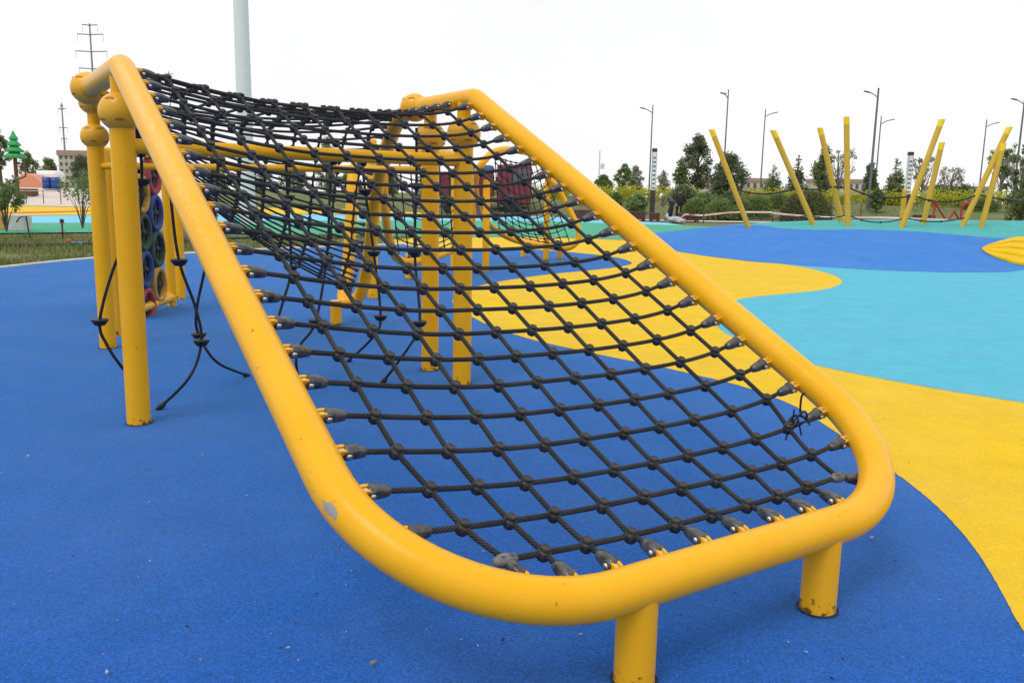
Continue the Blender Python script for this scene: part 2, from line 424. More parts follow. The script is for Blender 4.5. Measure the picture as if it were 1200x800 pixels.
# ================================================================== the setting
def sheet(name, pts, z, m):
    mb = MB(); mb.poly([V((p.x, p.y, z)) for p in pts])
    o = mb.build(name, m); return struct(o)
def hb(x, y):
    s = 47 if x > 0 else lerp(47, 58, sstep(0, 12, -x))
    top = .95 if x > -6 else 1.0
    return top*sstep(s, s+9, y)
mb = MB()
ys = [-30, -10, 0, 10, 20, 30, 40, 45]+[46+i for i in range(0, 24)]+[75, 90, 120, 180, 300, 600, 1200, 2400]
xs = [-2000, -900, -400, -200, -100, -70]+[-50+4*i for i in range(0, 27)]+[70, 100, 200, 400, 900, 2000]
mb.grid([[(x, y, hb(x, y)-.03 + (0.12*noise.noise(V((x*.15, y*.15, 3)))*sstep(49, 58, y) if abs(x) < 80 else 0)) for x in xs] for y in ys])
struct(mb.build('ground', M_grass))

def ragged(pts, amp=.0045):
    out = []
    for a, b in zip(pts, pts[1:]):
        y = (a.y+b.y)/2; st = .02 if y < 5 else (.05 if y < 12 else .3)
        m = max(1, int((b-a).length/st)) if -3 < (a.x+b.x)/2 < 16 else 1
        for k in range(m):
            q = a.lerp(b, k/m); n_ = noise.noise(V((q.x*55, q.y*55, 0)))+.6*noise.noise(V((q.x*9, q.y*9, 2)))
            out.append(q+V((n_*amp, n_*amp, 0)))
    return out+[pts[-1]]
# near blue rubber
kerb_px = [(-500, 372), (-300, 347), (-120, 327), (0, 314), (105, 303.5), (225, 297), (310, 292.5), (400, 289), (470, 286.5), (520, 285)]
kerb = catmull([G(*p) for p in kerb_px], 8)
kerb_far = [p+V((-.08, .30, 0)) for p in kerb]
blue = [V((-9, -6, 0)), V((14, -6, 0)), V((14, 22, 0)), V((.2, 22, 0))]+kerb[::-1]
sheet('blue_rubber_surface', blue, 0.0, R_blue)
mb = MB(); n = len(kerb)
mb.grid([[p+V((0, 0, -.02)) for p in kerb], [p+V((0, 0, .014)) for p in kerb], [p+V((0, 0, .016)) for p in kerb_far], [p+V((0, 0, -.03)) for p in kerb_far]])
struct(mb.build('kerb_strip', M_conc))

# yellow field on the right
yel_px = [(1420, 980), (1290, 850), (1200, 740), (1172, 690), (1140, 640), (1100, 595), (1046, 552), (967, 498), (925, 473), (867, 452), (783, 432), (700, 415), (620, 397), (570, 380), (542, 364), (530, 352),
          (545, 340), (580, 331), (640, 322), (700, 316), (730, 312), (740, 307.5), (715, 300.5), (650, 294), (600, 291.5), (540, 292), (505, 291), (470, 286), (450, 281)]
yel = ragged(catmull([G(*p) for p in yel_px], 5))
yel += [G(500, 278), G(600, 277.5), G(700, 279), G(760, 280), V((5, 26, 0)), V((6.5, 26, 0)), V((20, 22, 0)), V((24, 6, 0))]
sheet('yellow_rubber_surface', yel, .0018, R_yel)
# cyan field
cy_px = [(880, 303), (917, 309.5), (950, 315), (975, 322), (987, 330), (972, 338), (940, 342.5), (908, 345.5), (870, 350), (848, 357), (837, 368), (842, 384), (862, 396), (910, 413), (954, 427.5), (1033, 444), (1117, 459), (1200, 472), (1330, 492)]
cy = ragged(catmull([G(*p) for p in cy_px], 6))+[V((20, 5.5, 0)), V((24, 21, 0)), V((6, 21, 0))]
sheet('cyan_rubber_surface', cy, .0034, R_cyan)
# far bands
gl = [G(-1300, 300), G(-300, 279), G(0, 273.5), G(110, 272.5), G(250, 273), G(400, 276), G(520, 278.5), G(620, 277.5), G(700, 280), G(775, 283), G(860, 277)]
gu = [G(-1300, 286), G(-300, 266), G(0, 262), G(110, 261.5), G(300, 259), G(500, 259), G(640, 259.5), G(740, 263), G(800, 264.5), G(880, 268)]
sheet('green_rubber_surface', gl+gu[::-1], .012, R_green)
su = [G(-1300, 273), G(-300, 256), G(0, 253.5), G(110, 252.5), G(300, 251.5), G(500, 252), G(640, 254), G(740, 259.5), G(782, 261.5), G(800, 264.5)]
sheet('pale_blue_rubber_surface', gu[:-1]+su[::-1], .014, R_sky)
yu = [G(-1300, 254), G(-300, 239), G(0, 237), G(110, 238), G(300, 240), G(500, 243)]
sheet('far_yellow_surface', [G(-1300, 272.5), G(-300, 255.5), G(0, 253), G(110, 252), G(300, 251), G(500, 251)]+yu[::-1], .010, R_yel)
sheet('red_line', [G(-300, 252.5), G(0, 250.6), G(60, 249.6), G(110, 247.8), G(200, 246.4), G(200, 245.2), G(110, 246.6), G(60, 248.2), G(0, 249.2), G(-300, 251)], .016, M_red)
# paved plaza on the left rise
mb = MB(); rows = []
for y in [50, 54, 57, 58.5, 60, 61.5, 63, 64.5, 66, 67.5, 70, 76]:
    rows.append([(x, y, hb(x, y)+.03) for x in (-90, -70, -50, -40, -30, -24)])
mb.grid(rows); struct(mb.build('plaza_paving', M_paver))
# narrow path behind the rubber on the right
mb = MB()
for y in (44.2, 46.4): pass
mb.grid([[(x, y, .01) for x in (-6, 0, 8, 20, 45)] for y in (44.0, 46.6)]); struct(mb.build('path', M_conc))

# the mound
foot_tab = [(3.2, 24), (3.65, 19.4), (4.1, 17.7), (4.6, 16.6), (5.5, 15.6), (6.5, 14.95), (7.6, 14.8), (8.8, 15.1), (9.6, 15.9), (11, 17), (14, 17.5), (18, 18)]
CR, BK = 21.0, 30.0
def Hm(x): return .80*max(0, 1-math.exp(-(x-3.2)/2.1)) if x > 3.2 else 0
def hm(x, y):
    f = pw(foot_tab, x)
    if y <= f or x <= 3.2 or y >= BK: return 0
    if y < CR and f < CR: return Hm(x)*math.sin(PI/2*min(1, (y-f)/(CR-f)))**1.25
    y0 = max(CR, f); return Hm(x)*(1-sstep(y0, BK, y))*sstep(f-.01, f+2.5, y)
def onmound(px, py):
    d = ray(px, py); t = 8.0
    while t < 60:
        p = V((0, 0, CAM_H))+d*t
        if p.z <= hm(p.x, p.y)+.012: return p
        t += .02
    return V((0, 0, CAM_H))+d*t
bd = [onmound(*q) for q in [(886, 263), (911, 267), (935, 268.6), (959, 269), (1000, 268.6), (1040, 269.3), (1080, 271.5), (1117, 274.5), (1158, 278), (1200, 279), (1280, 279)]]
bt = sorted([(p.x, p.y) for p in bd])
def yb(x):
    if x < bt[0][0]: return lerp(BK, bt[0][1], sstep(bt[0][0]-.9, bt[0][0], x))
    return pw(bt, x)
XS = [3.2+.12*i for i in range(0, 125)]
blue_rows = []; teal_rows = []
for i in range(31):
    t = i/30; blue_rows.append([V((x, lerp(pw(foot_tab, x), yb(x), t), hm(x, lerp(pw(foot_tab, x), yb(x), t))+.0055)) for x in XS])
for i in range(25):
    t = i/24; teal_rows.append([V((x, lerp(yb(x), BK, t), hm(x, lerp(yb(x), BK, t))+.0055)) for x in XS])
mb = MB(); mb.grid(blue_rows); struct(mb.build('blue_mound_surface', R_blue2))
mb = MB(); mb.grid(teal_rows); struct(mb.build('teal_mound_surface', R_teal))

# ================================================================== the climbing net
o_ = V((-1.8744, 4.1792, 1.7648)); al = 0.5834; W = 1.9464; bet = 0.4585; LEN = 3.4136; RC = .548
U = V((math.cos(al), math.sin(al), 0)); NF = V((math.sin(al), -math.cos(al), 0))   # NF points to the camera side
VD = NF*math.cos(bet)-V((0, 0, 1))*math.sin(bet)
NR = U.cross(VD); NR = NR if NR.z > 0 else -NR
PR = .0565
TL = o_; TR = o_+U*W
S_L, S_R = 1.136, .79                    # how far the top rails run back
P1 = V((-1.922, 4.249, 0)); P4 = V((-.318, 5.325, 0)); P3 = V((-.563, 5.734, 0)); P2 = V((-3.058, 6.315, 0))
LA = V((.323, 1.962, 0)); LB = V((.924, 2.362, 0))
B1L = TL-NF*S_L; B1R = TR-NF*S_R         # ball joints at the ends of the rails
L2 = V((P2.x, P2.y, 1.80))
R2c = P(402, 350, 7.75)                  # low rear corner
_pth = resample(fillet([TL, TL+VD*LEN, TR+VD*LEN], [RC], 40), .01)
_d = ray(389, 597).normalized(); _o = V((0, 0, CAM_H))
_q = min(_pth, key=lambda q: ((q-_o)-_d*(q-_o).dot(_d)).length)
_tc = (_q-_o).dot(_d); _of = ((_q-_o)-_d*_tc).length
chip_p = _o+_d*(_tc-math.sqrt(max(0, PR*PR-_of*_of)))
M_yel = paint('yellow_enamel', YEL)
M_yelchip = paint('yellow_enamel_chipped', YEL, chip=[(chip_p, (VD*.92+U*.38).normalized(), .015, .034, (.34, .31, .27), 0), (TL-NF*.42+V((.02, -.02, .03)), NF, .045, .33, (.62, .50, .30), .05), (TL+VD*.5-U*.03+NR*.05, VD, .012, .55, (.82, .52, .18), .04)])

net = thing('climbing_net', 'large sloping black rope climbing net on a rounded yellow tube frame in the foreground', 'climbing net', (LA.x, LA.y, 0))
frame_path = fillet([B1L, TL, TL+VD*LEN, TR+VD*LEN, TR, B1R], [.15, RC, RC, .15], 18)
mb = MB(); mb.tube(resample(frame_path, .06), PR, 32); mb.build('frame_tube', M_yelchip, net)
def post(base, z1, r, name, parent, m=None, z0=-.05, n=28):
    m_ = MB(); m_.tube([V((base.x, base.y, z0)), V((base.x, base.y, .02)), V((base.x, base.y, z1*.5)), V((base.x, base.y, z1))], r, n); o_p = m_.build(name, m or M_yel, parent)
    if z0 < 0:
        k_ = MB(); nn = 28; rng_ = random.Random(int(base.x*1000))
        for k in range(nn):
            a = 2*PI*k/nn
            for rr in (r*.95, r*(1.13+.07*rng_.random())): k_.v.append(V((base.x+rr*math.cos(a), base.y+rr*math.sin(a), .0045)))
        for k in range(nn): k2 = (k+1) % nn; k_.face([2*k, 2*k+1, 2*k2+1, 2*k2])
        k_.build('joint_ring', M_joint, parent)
    return o_p
zb = (TL+VD*LEN).z
for b in (LA, LB):
    # leg under the bottom bar centreline
    k = (b-(TL+VD*LEN)).dot(U); q = TL+VD*LEN+U*k
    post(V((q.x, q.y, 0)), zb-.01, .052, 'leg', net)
BALLZ = 1.56
def ball_joint(c, r, name, parent, axis=None):
    m_ = MB(); m_.ball(c, r, 32, sc=(1, 1, .93)); o = m_.build(name, M_ball, parent)
    # bolt slots: flush plates, recess shade painted in as darker orange
    for el in (.62, -.45):
        for a in range(0, 360, 60):
            a_ = math.radians(a+(20 if el > 0 else 50))
            d = V((math.cos(a_)*math.cos(el), math.sin(a_)*math.cos(el), math.sin(el)*.93))
            tn = V((-math.sin(a_), math.cos(a_), 0)); up = d.cross(tn).normalized()
            if d.dot(V((0, -1, .0))) < -.2: continue
            s_ = MB(); ps = [c+d*(r*1.003)+tn*(x*r*.21)+up*(y*r*.10) for x, y in ((-1, -.5), (1, -.5), (1, .35), (.5, .8), (-.5, .8), (-1, .35))]
            s_.prism(ps, -d.normalized()*r*.06)
            s_.build('bolt_slot', M_slot, o)
    return o
M_slot = mat('painted_slot_shade', (.42, .17, .006), rough=.7)
for b in (P1, P4, P3):
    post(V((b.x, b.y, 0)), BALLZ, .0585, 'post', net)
    post(V((b.x, b.y, 0)), TL.z-.02, .042, 'post_stub', net, z0=BALLZ)
    ball_joint(V((b.x, b.y, BALLZ)), .104, 'ball_joint', net)
for b in (B1L, B1R): ball_joint(b, .100, 'ball_joint', net)
# grip bars carrying the hanging ropes
def bar(a, b, z, r=.037):
    m_ = MB(); m_.tube([V((a.x, a.y, z)), V(((a.x+b.x)/2, (a.y+b.y)/2, z)), V((b.x, b.y, z))], r, 18); return m_.build('cross_bar', M_yel, net)
BARZ = 1.40
bar(P1, P4, BARZ)
# rear: rail from the left joint to the far post, rear descending tube on the right
mb = MB(); mb.tube(resample([B1L, L2], .1), PR, 24); mb.build('rear_rail', M_yel, net)
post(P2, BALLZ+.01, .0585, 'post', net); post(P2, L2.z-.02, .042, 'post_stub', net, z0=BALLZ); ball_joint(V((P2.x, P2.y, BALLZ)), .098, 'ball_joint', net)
ball_joint(L2, .095, 'ball_joint', net)
bar(P2, P3, BARZ-.05, .024)
q1 = P(441, 226, 7.25); q2 = P(433, 300, 7.6); q0 = P(462, 150, 6.35)
rear_path = [B1R, q0, q1, q2, P(423, 343, 7.75), P(408, 355, 7.8), P(402, 348, 7.95), P(407, 320, 8.05), P(411, 260, 8.15), P(414, 205, 8.3), P(418, 196, 8.5), P(426, 195, 8.9)]
mb = MB(); mb.tube(catmull(rear_path, 8), PR, 20); mb.build('rear_tube', M_yel, net)
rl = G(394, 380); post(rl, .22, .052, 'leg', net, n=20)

# ---- net surface
E_TAB = [(.045, 0), (.11, .22), (.2, .52), (.35, .88), (.5, 1), (.65, 1.04), (.8, .93), (.89, .70), (.95, .33), (1, 0)]
def smoothpw(tab, x):
    if x <= tab[0][0]: return tab[0][1]
    if x >= tab[-1][0]: return tab[-1][1]
    for k in range(len(tab)-1):
        (x0, y0), (x1, y1) = tab[k], tab[k+1]
        if x <= x1:
            m0 = (y1-tab[k-1][1])/(x1-tab[k-1][0]) if k else (y1-y0)/(x1-x0)
            m1 = (tab[k+2][1]-y0)/(tab[k+2][0]-x0) if k+2 < len(tab) else (y1-y0)/(x1-x0)
            h = x1-x0; t = (x-x0)/h
            return y0*(1+2*t)*(1-t)**2+m0*h*t*(1-t)**2+y1*t*t*(3-2*t)+m1*h*t*t*(t-1)
def sagf(u, v):
    e = smoothpw(E_TAB, u/W)
    s = .112*min(1.0, max(0, (3.33-v)/.40))**.7
    return e*s
def _lin(a, b, c): return [a+(b-a)*j/9+c[j] for j in range(10)]
COLS = [(.1, _lin(.186, 1.780, [.01, .01, .01, .01, 0, 0, -.005, -.01, -.018, -.03])),
        (1.88, _lin(.199, 1.767, [.038, .041, .04, .032, .019, .006, .008, 0, -.011, -.015])),
        (2.79, _lin(.239, 1.727, [-.008, -.003, .01, .02, .013, .016, .012, .010, .026, .030])),
        (2.94, _lin(.2645, 1.699, [-.002, -.006, .003, .023, .023, .026, .024, .027, .027, .026])),
        (3.09, _lin(.302, 1.667, [-.018, -.022, -.025, 0, .006, .011, .010, .018, .015, .008])),
        (3.228, [.334, .450, .586, .737, .899, 1.046, 1.196, 1.338, 1.481, 1.644])]
def col_u(j, v): return smoothpw([(vv, c[j]) for vv, c in COLS], v)
SP = .1516
rows_v = [3.228]+[3.246-SP*k for k in range(1, 22)]
def side_pt(side, t):
    """t>=0 down the slope, t<0 back along the rail"""
    b = TL if side == 0 else TR
    r = .07
    if t > r: return b+VD*t
    if t < -r: return b-NF*(-t)
    a0 = b+VD*r; a1 = b-NF*r; k = (r-t)/(2*r)
    return (a0*(1-k)**2 + b*2*k*(1-k) + a1*k*k)
def inner(side, t):
    return U if side == 0 else -U
def srf(u, t):
    if t >= 0:
        p = o_+U*u+VD*t
        l = side_pt(0, t)-(o_+VD*t)
        return p+l-NR*sagf(u, t)
    p = side_pt(0, t)+U*u
    e = smoothpw(E_TAB, u/W)
    n_ = NR.lerp(V((0, 0, 1)), min(1, -t/.3))
    return p-n_*(.112*e)
# clevis (rope clamp) prototype: X toward net, Y bolt axis, Z up
def clamp_mesh():
    m_ = MB(); secs = [(-.013, .0125, .010), (-.010, .0150, .0150), (-.003, .0165, .0185), (.010, .0170, .0200), (.026, .0165, .0190), (.040, .0150, .0165), (.053, .0128, .0132), (.057, .0095, .0095)]
    n = 14; base = 0
    for (x, a, b) in secs:
        for k in range(n):
            an = 2*PI*k/n; c, s = math.cos(an), math.sin(an)
            c = math.copysign(abs(c)**.7, c); s = math.copysign(abs(s)**.7, s)
            m_.v.append(V((x, a*c, b*s)))
    for i in range(len(secs)-1):
        for k in range(n):
            k2 = (k+1) % n; m_.face([i*n+k, (i+1)*n+k, (i+1)*n+k2, i*n+k2])
    m_.face(list(range(n))); m_.face([(len(secs)-1)*n+k for k in range(n)][::-1])
    # moulded rings on the sleeve, cheek discs
    for x in (.030, .040): m_.lathe([(.0125, -.002), (.0158 if x < .035 else .0145, -.001), (.0158 if x < .035 else .0145, .001), (.0125, .002)], 14, Matrix.Translation((x, 0, 0)) @ Matrix.Rotation(PI/2, 4, 'Y'))
    for sy in (-1, 1): m_.lathe([(.0150, .013), (.0150, .0185), (.0130, .0195)], 16, Matrix.Rotation(-sy*PI/2, 4, 'X'))
    return m_.mesh('rope_clamp', M_clamp)
def bolt_mesh():
    m_ = MB()
    hp = [(.002, -.0252), (.0068, -.0240), (.0088, -.0210), (.0088, -.0170), (.0045, -.0165)]
    m_.lathe(hp+[(r, -z) for r, z in hp[::-1]], 12, Matrix.Rotation(PI/2, 4, 'X'))
    return m_.mesh('bolt', M_bolt)
def lug_mesh():
    m_ = MB(); pr = [(-.034, -.021), (-.012, -.016), (.0, -.0135), (.0, .0135)]
    pts = [(-.036, -.019), (-.018, -.0185), (-.018, .0185), (-.036, .021)]
    for sy in (-.0098, .0098):
        ps = [V((x, sy-.004, z)) for x, z in [(-.038, -.017), (-.012, -.0165), (.004, -.012), (.004, .012), (-.012, .0175), (-.038, .019)]]
        m_.prism(ps, (0, .008, 0))
    return m_.mesh('lug', M_yel)
def spacer_mesh():
    m_ = MB(); m_.box((-.018, 0, .003), (.026, .0110, .032), None, .002); return m_.mesh('spacer', M_bolt)
ME_spacer = spacer_mesh()
ME_clamp, ME_bolt, ME_lug = clamp_mesh(), bolt_mesh(), lug_mesh()
def place_clamp(bolt_pos, xdir, ydir, parent, scale=1.0, small=False, lugdir=None):
    x = xdir.normalized(); y = (ydir-x*ydir.dot(x)).normalized(); z = x.cross(y)
    if z.z < 0: y = -y; z = x.cross(y)
    Mx = Matrix((x, y, z)).transposed().to_4x4(); Mx.translation = bolt_pos
    Mx = Mx @ Matrix.Scale(scale, 4)
    c = link('rope_clamp', ME_clamp, parent, Mx)
    link('bolt', ME_bolt, c, Mx)
    if not small:
        lx = (lugdir or xdir).normalized(); ly = (ydir-lx*ydir.dot(lx)).normalized(); lz = lx.cross(ly)
        Lx_ = Matrix((lx, ly, lz)).transposed().to_4x4(); Lx_.translation = bolt_pos
        link('lug', ME_lug, c, Lx_ @ Matrix.Scale(scale, 4)); link('spacer', ME_spacer, c, Lx_ @ Matrix.Scale(scale, 4))
    return c
def row_curve(t, kL=True):
    """bolt points and the rope between them"""
    cl = PR+.026
    L_ = side_pt(0, t)+U*cl; R_ = side_pt(1, t)-U*cl
    return L_, R_
RR = .0081
def rope_part(path, name='net_rope', r=RR, n=10, parent=None):
    m_ = MB(); m_.tube(path, r, n); return m_.build(name, M_rope, parent or net)
ts = rows_v[1:]+[-.02-SP*k for k in range(1, 5)]
knots = []      # (pos, normal, dist)
for idx, t in enumerate(ts):
    # near the rounded corners the tube comes inwards
    tc = LEN-RC
    inset = (RC-math.sqrt(max(0, RC*RC-(t-tc)**2))) if t > tc else 0
    cl = PR+.026
    ul, ur = inset+cl, W-inset-cl
    pts = []
    for k in range(0, 33):
        u = lerp(ul, ur, k/32); p = srf(u, t)
        pts.append(p)
    a, b = pts[0], pts[-1]
    dirL = (pts[2]-pts[0]); dirR = (pts[-3]-pts[-1])
    tg = (side_pt(0, t+.02)-side_pt(0, t-.02))
    place_clamp(a, dirL, tg, net, lugdir=U)
    place_clamp(b, dirR, tg, net, lugdir=-U)
    pin = [a+dirL.normalized()*.045]+pts[2:-2]+[b+dirR.normalized()*.045]
    if idx == 1:
        # the rope has torn away from its clamp: ends at the last knot
        ue = col_u(9, t)+.012
        pin = [q for q in pin if (q-o_).dot(U) < ue]
        torn_end = pin[-1].copy(); torn_clamp = b+dirR.normalized()*.05
    rope_part(pin)
# lowest row runs between the two double clamps
t = rows_v[0]; e0 = srf(col_u(0, t), t); e1 = srf(col_u(9, t), t)
rope_part([srf(lerp(col_u(0, t)+.025, col_u(9, t)-.025, k/24), t+.015*math.sin(PI*k/24)) for k in range(25)])
# columns
tmin = -.02-SP*4
for j in range(10):
    pts = []; tt = 3.333 if 0 < j < 9 else rows_v[0]+.03
    N_ = 60
    for k in range(N_+1):
        t = lerp(tt-.05, tmin-.1, k/N_); pts.append(srf(col_u(j, t), t))
    if 0 < j < 9:
        u = col_u(j, 3.25); bp = o_+U*u+VD*(LEN-PR-.024); d = srf(col_u(j, 3.2), 3.2)-bp
        place_clamp(bp, d, U, net, lugdir=-VD)
        pts = [bp+d.normalized()*.045]+[p for p in pts if (p-bp).length > .06]
    rope_part(pts)
# double clamps in the two lower corners
for j in (0, 9):
    t = rows_v[0]; c = srf(col_u(j, t), t)
    m_ = MB(); dr = (srf(col_u(j, t)+(.05 if j == 0 else -.05), t)-c).normalized()
    y = VD; x = dr; z = x.cross(y)
    Mx = Matrix((x, y, z)).transposed(); 
    m_.ball(c, .020, 18, sc=(1.9, .95, .85), M=Mx)
    for s_ in (-.012, .014): m_.ball(c+dr*s_+NR*.0165, .005, 10, sc=(1.1, .8, .6))
    m_.build('corner_clamp', M_greyp, net)
    # fork from the corner clamp to the tube
    tc = LEN-RC; ang = 52 if j == 0 else 40
    a_ = math.radians(ang)
    if j == 0: ctr = o_+U*RC+VD*tc; tp = ctr+(VD*math.sin(a_)*1-U*math.cos(a_))*RC
    else: ctr = o_+U*(W-RC)+VD*tc; tp = ctr+(VD*math.sin(a_)+U*math.cos(a_))*RC
    rad = (ctr-tp).normalized()
    if j == 0:
        bp = c+VD*.052+U*.012
        tgp = bp+(VD*.03); rad = (c-bp).normalized()
        place_clamp(bp, rad, U, net, .9)
    else:
        bp = c+U*.075+VD*.030; place_clamp(bp, (c-bp).normalized(), VD-U*.4, net, .95)
# knots
def knot_mesh():
    m_ = MB()
    prof = [(.008, -.0250), (.0150, -.0235), (.0195, -.016), (.0215, -.006), (.0215, .002), (.0205, .007), (.0160, .0085), (.0170, .0105), (.0172, .019), (.0150, .0225), (.0105, .0235), (.0095, .0205), (.003, .0205)]
    m_.lathe(prof, 24, None, lambda r, z, k: r*(1-(.10 if (k % 3 == 0 and .008 < z < .023) else 0) - (.07 if (k % 6 == 0 and z < .007) else 0)))
    return m_.mesh('rope_knot', M_knot)
ME_knot = knot_mesh()
ks = []
for i, t in enumerate([rows_v[0]]+ts):
    for j in range(10):
        if i == 0 and j in (0, 9): continue
        u = col_u(j, t)
        if i == 0: t = rows_v[0]+.015*math.sin(PI*(u-.379)/1.22)
        p = srf(u, t)
        du = (srf(u+.02, t)-srf(u-.02, t)); dv = (srf(u, t+.02)-srf(u, t-.02)); nn = du.cross(dv).normalized()
        if nn.z < 0: nn = -nn
        ks.append((p.y, p, nn))
ks.sort(key=lambda a: a[0])
far_knots = MB()
def add_knot_to(mbx, Mx, me=None):
    b = len(mbx.v); me = me or ME_knot
    for v in me.vertices: mbx.v.append(Mx @ v.co)
    for p in me.polygons: mbx.face([b+i for i in p.vertices])
for i, (d, p, nn) in enumerate(ks):
    y = U; x = U.cross(nn).normalized(); y = nn.cross(x)
    Mx = Matrix((x, y, nn)).transposed().to_4x4() @ Matrix.Rotation(random.uniform(0, 1), 4, 'Z') @ Matrix.Rotation(random.uniform(-.12, .12), 4, 'X')
    Mx = Mx @ Matrix.Scale(KS, 4); Mx.translation = p
    if i < 100: link('rope_knot', ME_knot, net, Mx)
    else: add_knot_to(far_knots, Mx)
# frayed rope end at the torn clamp
mb = MB()
for k in range(7):
    a = torn_end if k < 4 else torn_clamp; e = torn_clamp if k < 4 else torn_end
    mid = a.lerp(e, random.uniform(.35, .6))+V((random.uniform(-.02, .02), random.uniform(-.02, .02), random.uniform(-.02, .05)))
    tip = a.lerp(e, random.uniform(.55, .98))+V((random.uniform(-.04, .02), random.uniform(-.03, .03), random.uniform(-.05, .075)))
    mb.tube(catmull([a, mid, tip], 6), .0032, 6)
mb.tube(catmull([torn_clamp, torn_clamp+V((-.03, -.01, .02)), torn_clamp+V((-.035, -.02, .085)), torn_clamp+V((-.025, -.02, .10))], 6), .004, 6)
o = mb.build('frayed_strands', M_rope, net); o['label'] = 'torn rope strands sticking out beside the corner'

# ---- second, twisted net behind
def s2(a, b):
    """a across left-right 0..1, b down 0..1"""
    Lp = B1L.lerp(L2, b)
    rp = catmull([B1R, q0, q1, q2, P(420, 346, 7.72)], 6); k = b*(len(rp)-1); i = min(int(k), len(rp)-2); Rp = rp[i].lerp(rp[i+1], k-i)
    p = Lp.lerp(Rp, a)
    s = .12*4*a*(1-a)*(1-.5*b)+.10*b*math.sin(PI*a)
    return p-V((0, 0, 1))*s
NB, NA = 24, 10
for i in range(NB):
    b = (i/(NB-1))**.72
    pts = [s2(.04+.92*k/20, b) for k in range(21)]
    rope_part(pts, r=.0085, n=6)
    if i: 
        place_clamp(pts[-1], pts[-2]-pts[-1], V((0, 0, 1)), net, .9, True)
        place_clamp(pts[0], pts[1]-pts[0], V((0, 1, 0)), net, .9, True)
for j in range(NA):
    a = .09+.82*j/(NA-1)
    rope_part([srf(col_u(j, tmin), tmin)]+[s2(a, k/16) for k in range(17)], r=.0085, n=6)
    for i in range(NB):
        Mx = Matrix.Translation(s2(a, (i/(NB-1))**.72)) @ Matrix.Scale(KS, 4); add_knot_to(far_knots, Mx)
stuff(far_knots.build('rope_knot', M_knot, net))

# ================================================================== hanging ropes with foot discs
def climbing_rope(pts, discs, label, ground_end=True):
    pts = [V(p) for p in pts]
    root = thing('climbing_rope', label, 'climbing rope', (pts[-1].x, pts[-1].y, 0), 'knotted ropes hanging under the climbing net')
    path = catmull(pts, 8)
    m_ = MB(); m_.tube(path, .0085, 8); m_.build('rope', M_rope, root)
    for d in discs:
        c = min(path, key=lambda q: (q-d).length)
        m_ = MB(); m_.lathe([(.012, -.026), (.026, -.024), (.043, .0), (.046, .006), (.044, .011), (.014, .013)], 20, Matrix.Translation(c)); m_.build('foot_disc', M_black, root)
    e = path[-1]; d = (path[-1]-path[-3]).normalized()
    q_ = d.to_track_quat('Z', 'Y').to_matrix().to_4x4(); q_.translation = e-d*.03
    m_ = MB(); m_.lathe([(.010, -.03), (.016, -.02), (.018, .0), (.014, .03), (.008, .035)], 12, q_); m_.build('end_fitting', M_black, root)
    c = MB(); top = pts[0]
    c.lathe([(.043, -.02), (.0445, -.018), (.0445, .018), (.043, .02)], 16, Matrix.Translation(V((top.x, top.y, BARZ))) @ Matrix(((U.z, 0, U.x), (0, 1, U.y), (-U.x, 0, U.z))).to_4x4() if False else Matrix.Translation(V((top.x, top.y, BARZ))) @ U.to_track_quat('Z', 'Y').to_matrix().to_4x4()); c.build('hanging_clip', M_black, root)
    return root
def barpt(k, z=None): 
    p = P1.lerp(P4, k); return V((p.x, p.y, BARZ-.03 if z is None else z))
# distances from the camera: front bar 4.3 .. 5.3, rear bar 5.7 .. 6.3
climbing_rope([P(165, 178, 4.42), P(166, 212, 4.42), P(161, 255, 4.42), P(134, 312, 4.5), P(117, 376, 4.55), P(126, 405, 4.6), P(146, 434, 4.7), G(172, 462)], [P(166, 212, 4.42), P(117, 376, 4.55)],
              'black rope with foot discs bowing out to the left of the nearest tall post')
climbing_rope([P(197, 180, 4.55), P(201, 240, 4.55), P(210, 306, 4.55), P(229, 360, 4.6), P(236, 400, 4.65), P(222, 442, 4.55), G(184, 480)], [P(210, 306, 4.55), P(236, 400, 4.65)],
              'black rope with foot discs slanting down to an end beside the nearest tall post')
climbing_rope([P(256, 183, 4.85), P(250, 270, 4.85), P(238, 325, 4.9), P(230, 366, 4.95), P(233, 392, 5.0), P(254, 424, 5.05), G(291, 440)], [P(233, 391, 5.0)],
              'black rope looping right, its loose end lying on blue rubber left of the sloping tube')
climbing_rope([P(335, 186, 5.15), P(337, 231, 5.15), P(341, 313, 5.15), P(332, 352, 5.1), P(322, 385, 5.05), P(316, 410, 5.0), G(322, 445)], [P(337, 231, 5.15), P(341, 313, 5.15)],
              'black rope seen through the net below its middle, left of two hanging beside posts')
climbing_rope([P(389, 187, 5.3), P(386, 240, 5.3), P(383, 301, 5.3), P(370, 376, 5.15), P(352, 404, 5.1), P(347, 425, 5.05), G(352, 452)], [P(383, 301, 5.3), P(370, 376, 5.15)],
              'black rope behind the net hanging just left of the short rear leg')
climbing_rope([P(424, 188, 5.45), P(428, 224, 5.45), P(438, 296, 5.45), P(446, 371, 5.4), P(437, 395, 5.4), G(408, 423)], [P(428, 224, 5.45), P(438, 296, 5.45), P(446, 371, 5.4)],
              'black rope with three discs hanging behind the net, second left of the two tall posts')
climbing_rope([P(488, 150, 5.3), P(488, 217, 5.3), P(486, 296, 5.3), P(492, 378, 5.2), P(480, 405, 5.15), G(447, 450)], [P(488, 217, 5.3), P(486, 296, 5.3), P(492, 378, 5.2)],
              'black rope with three discs hanging right beside the left of the two tall posts')

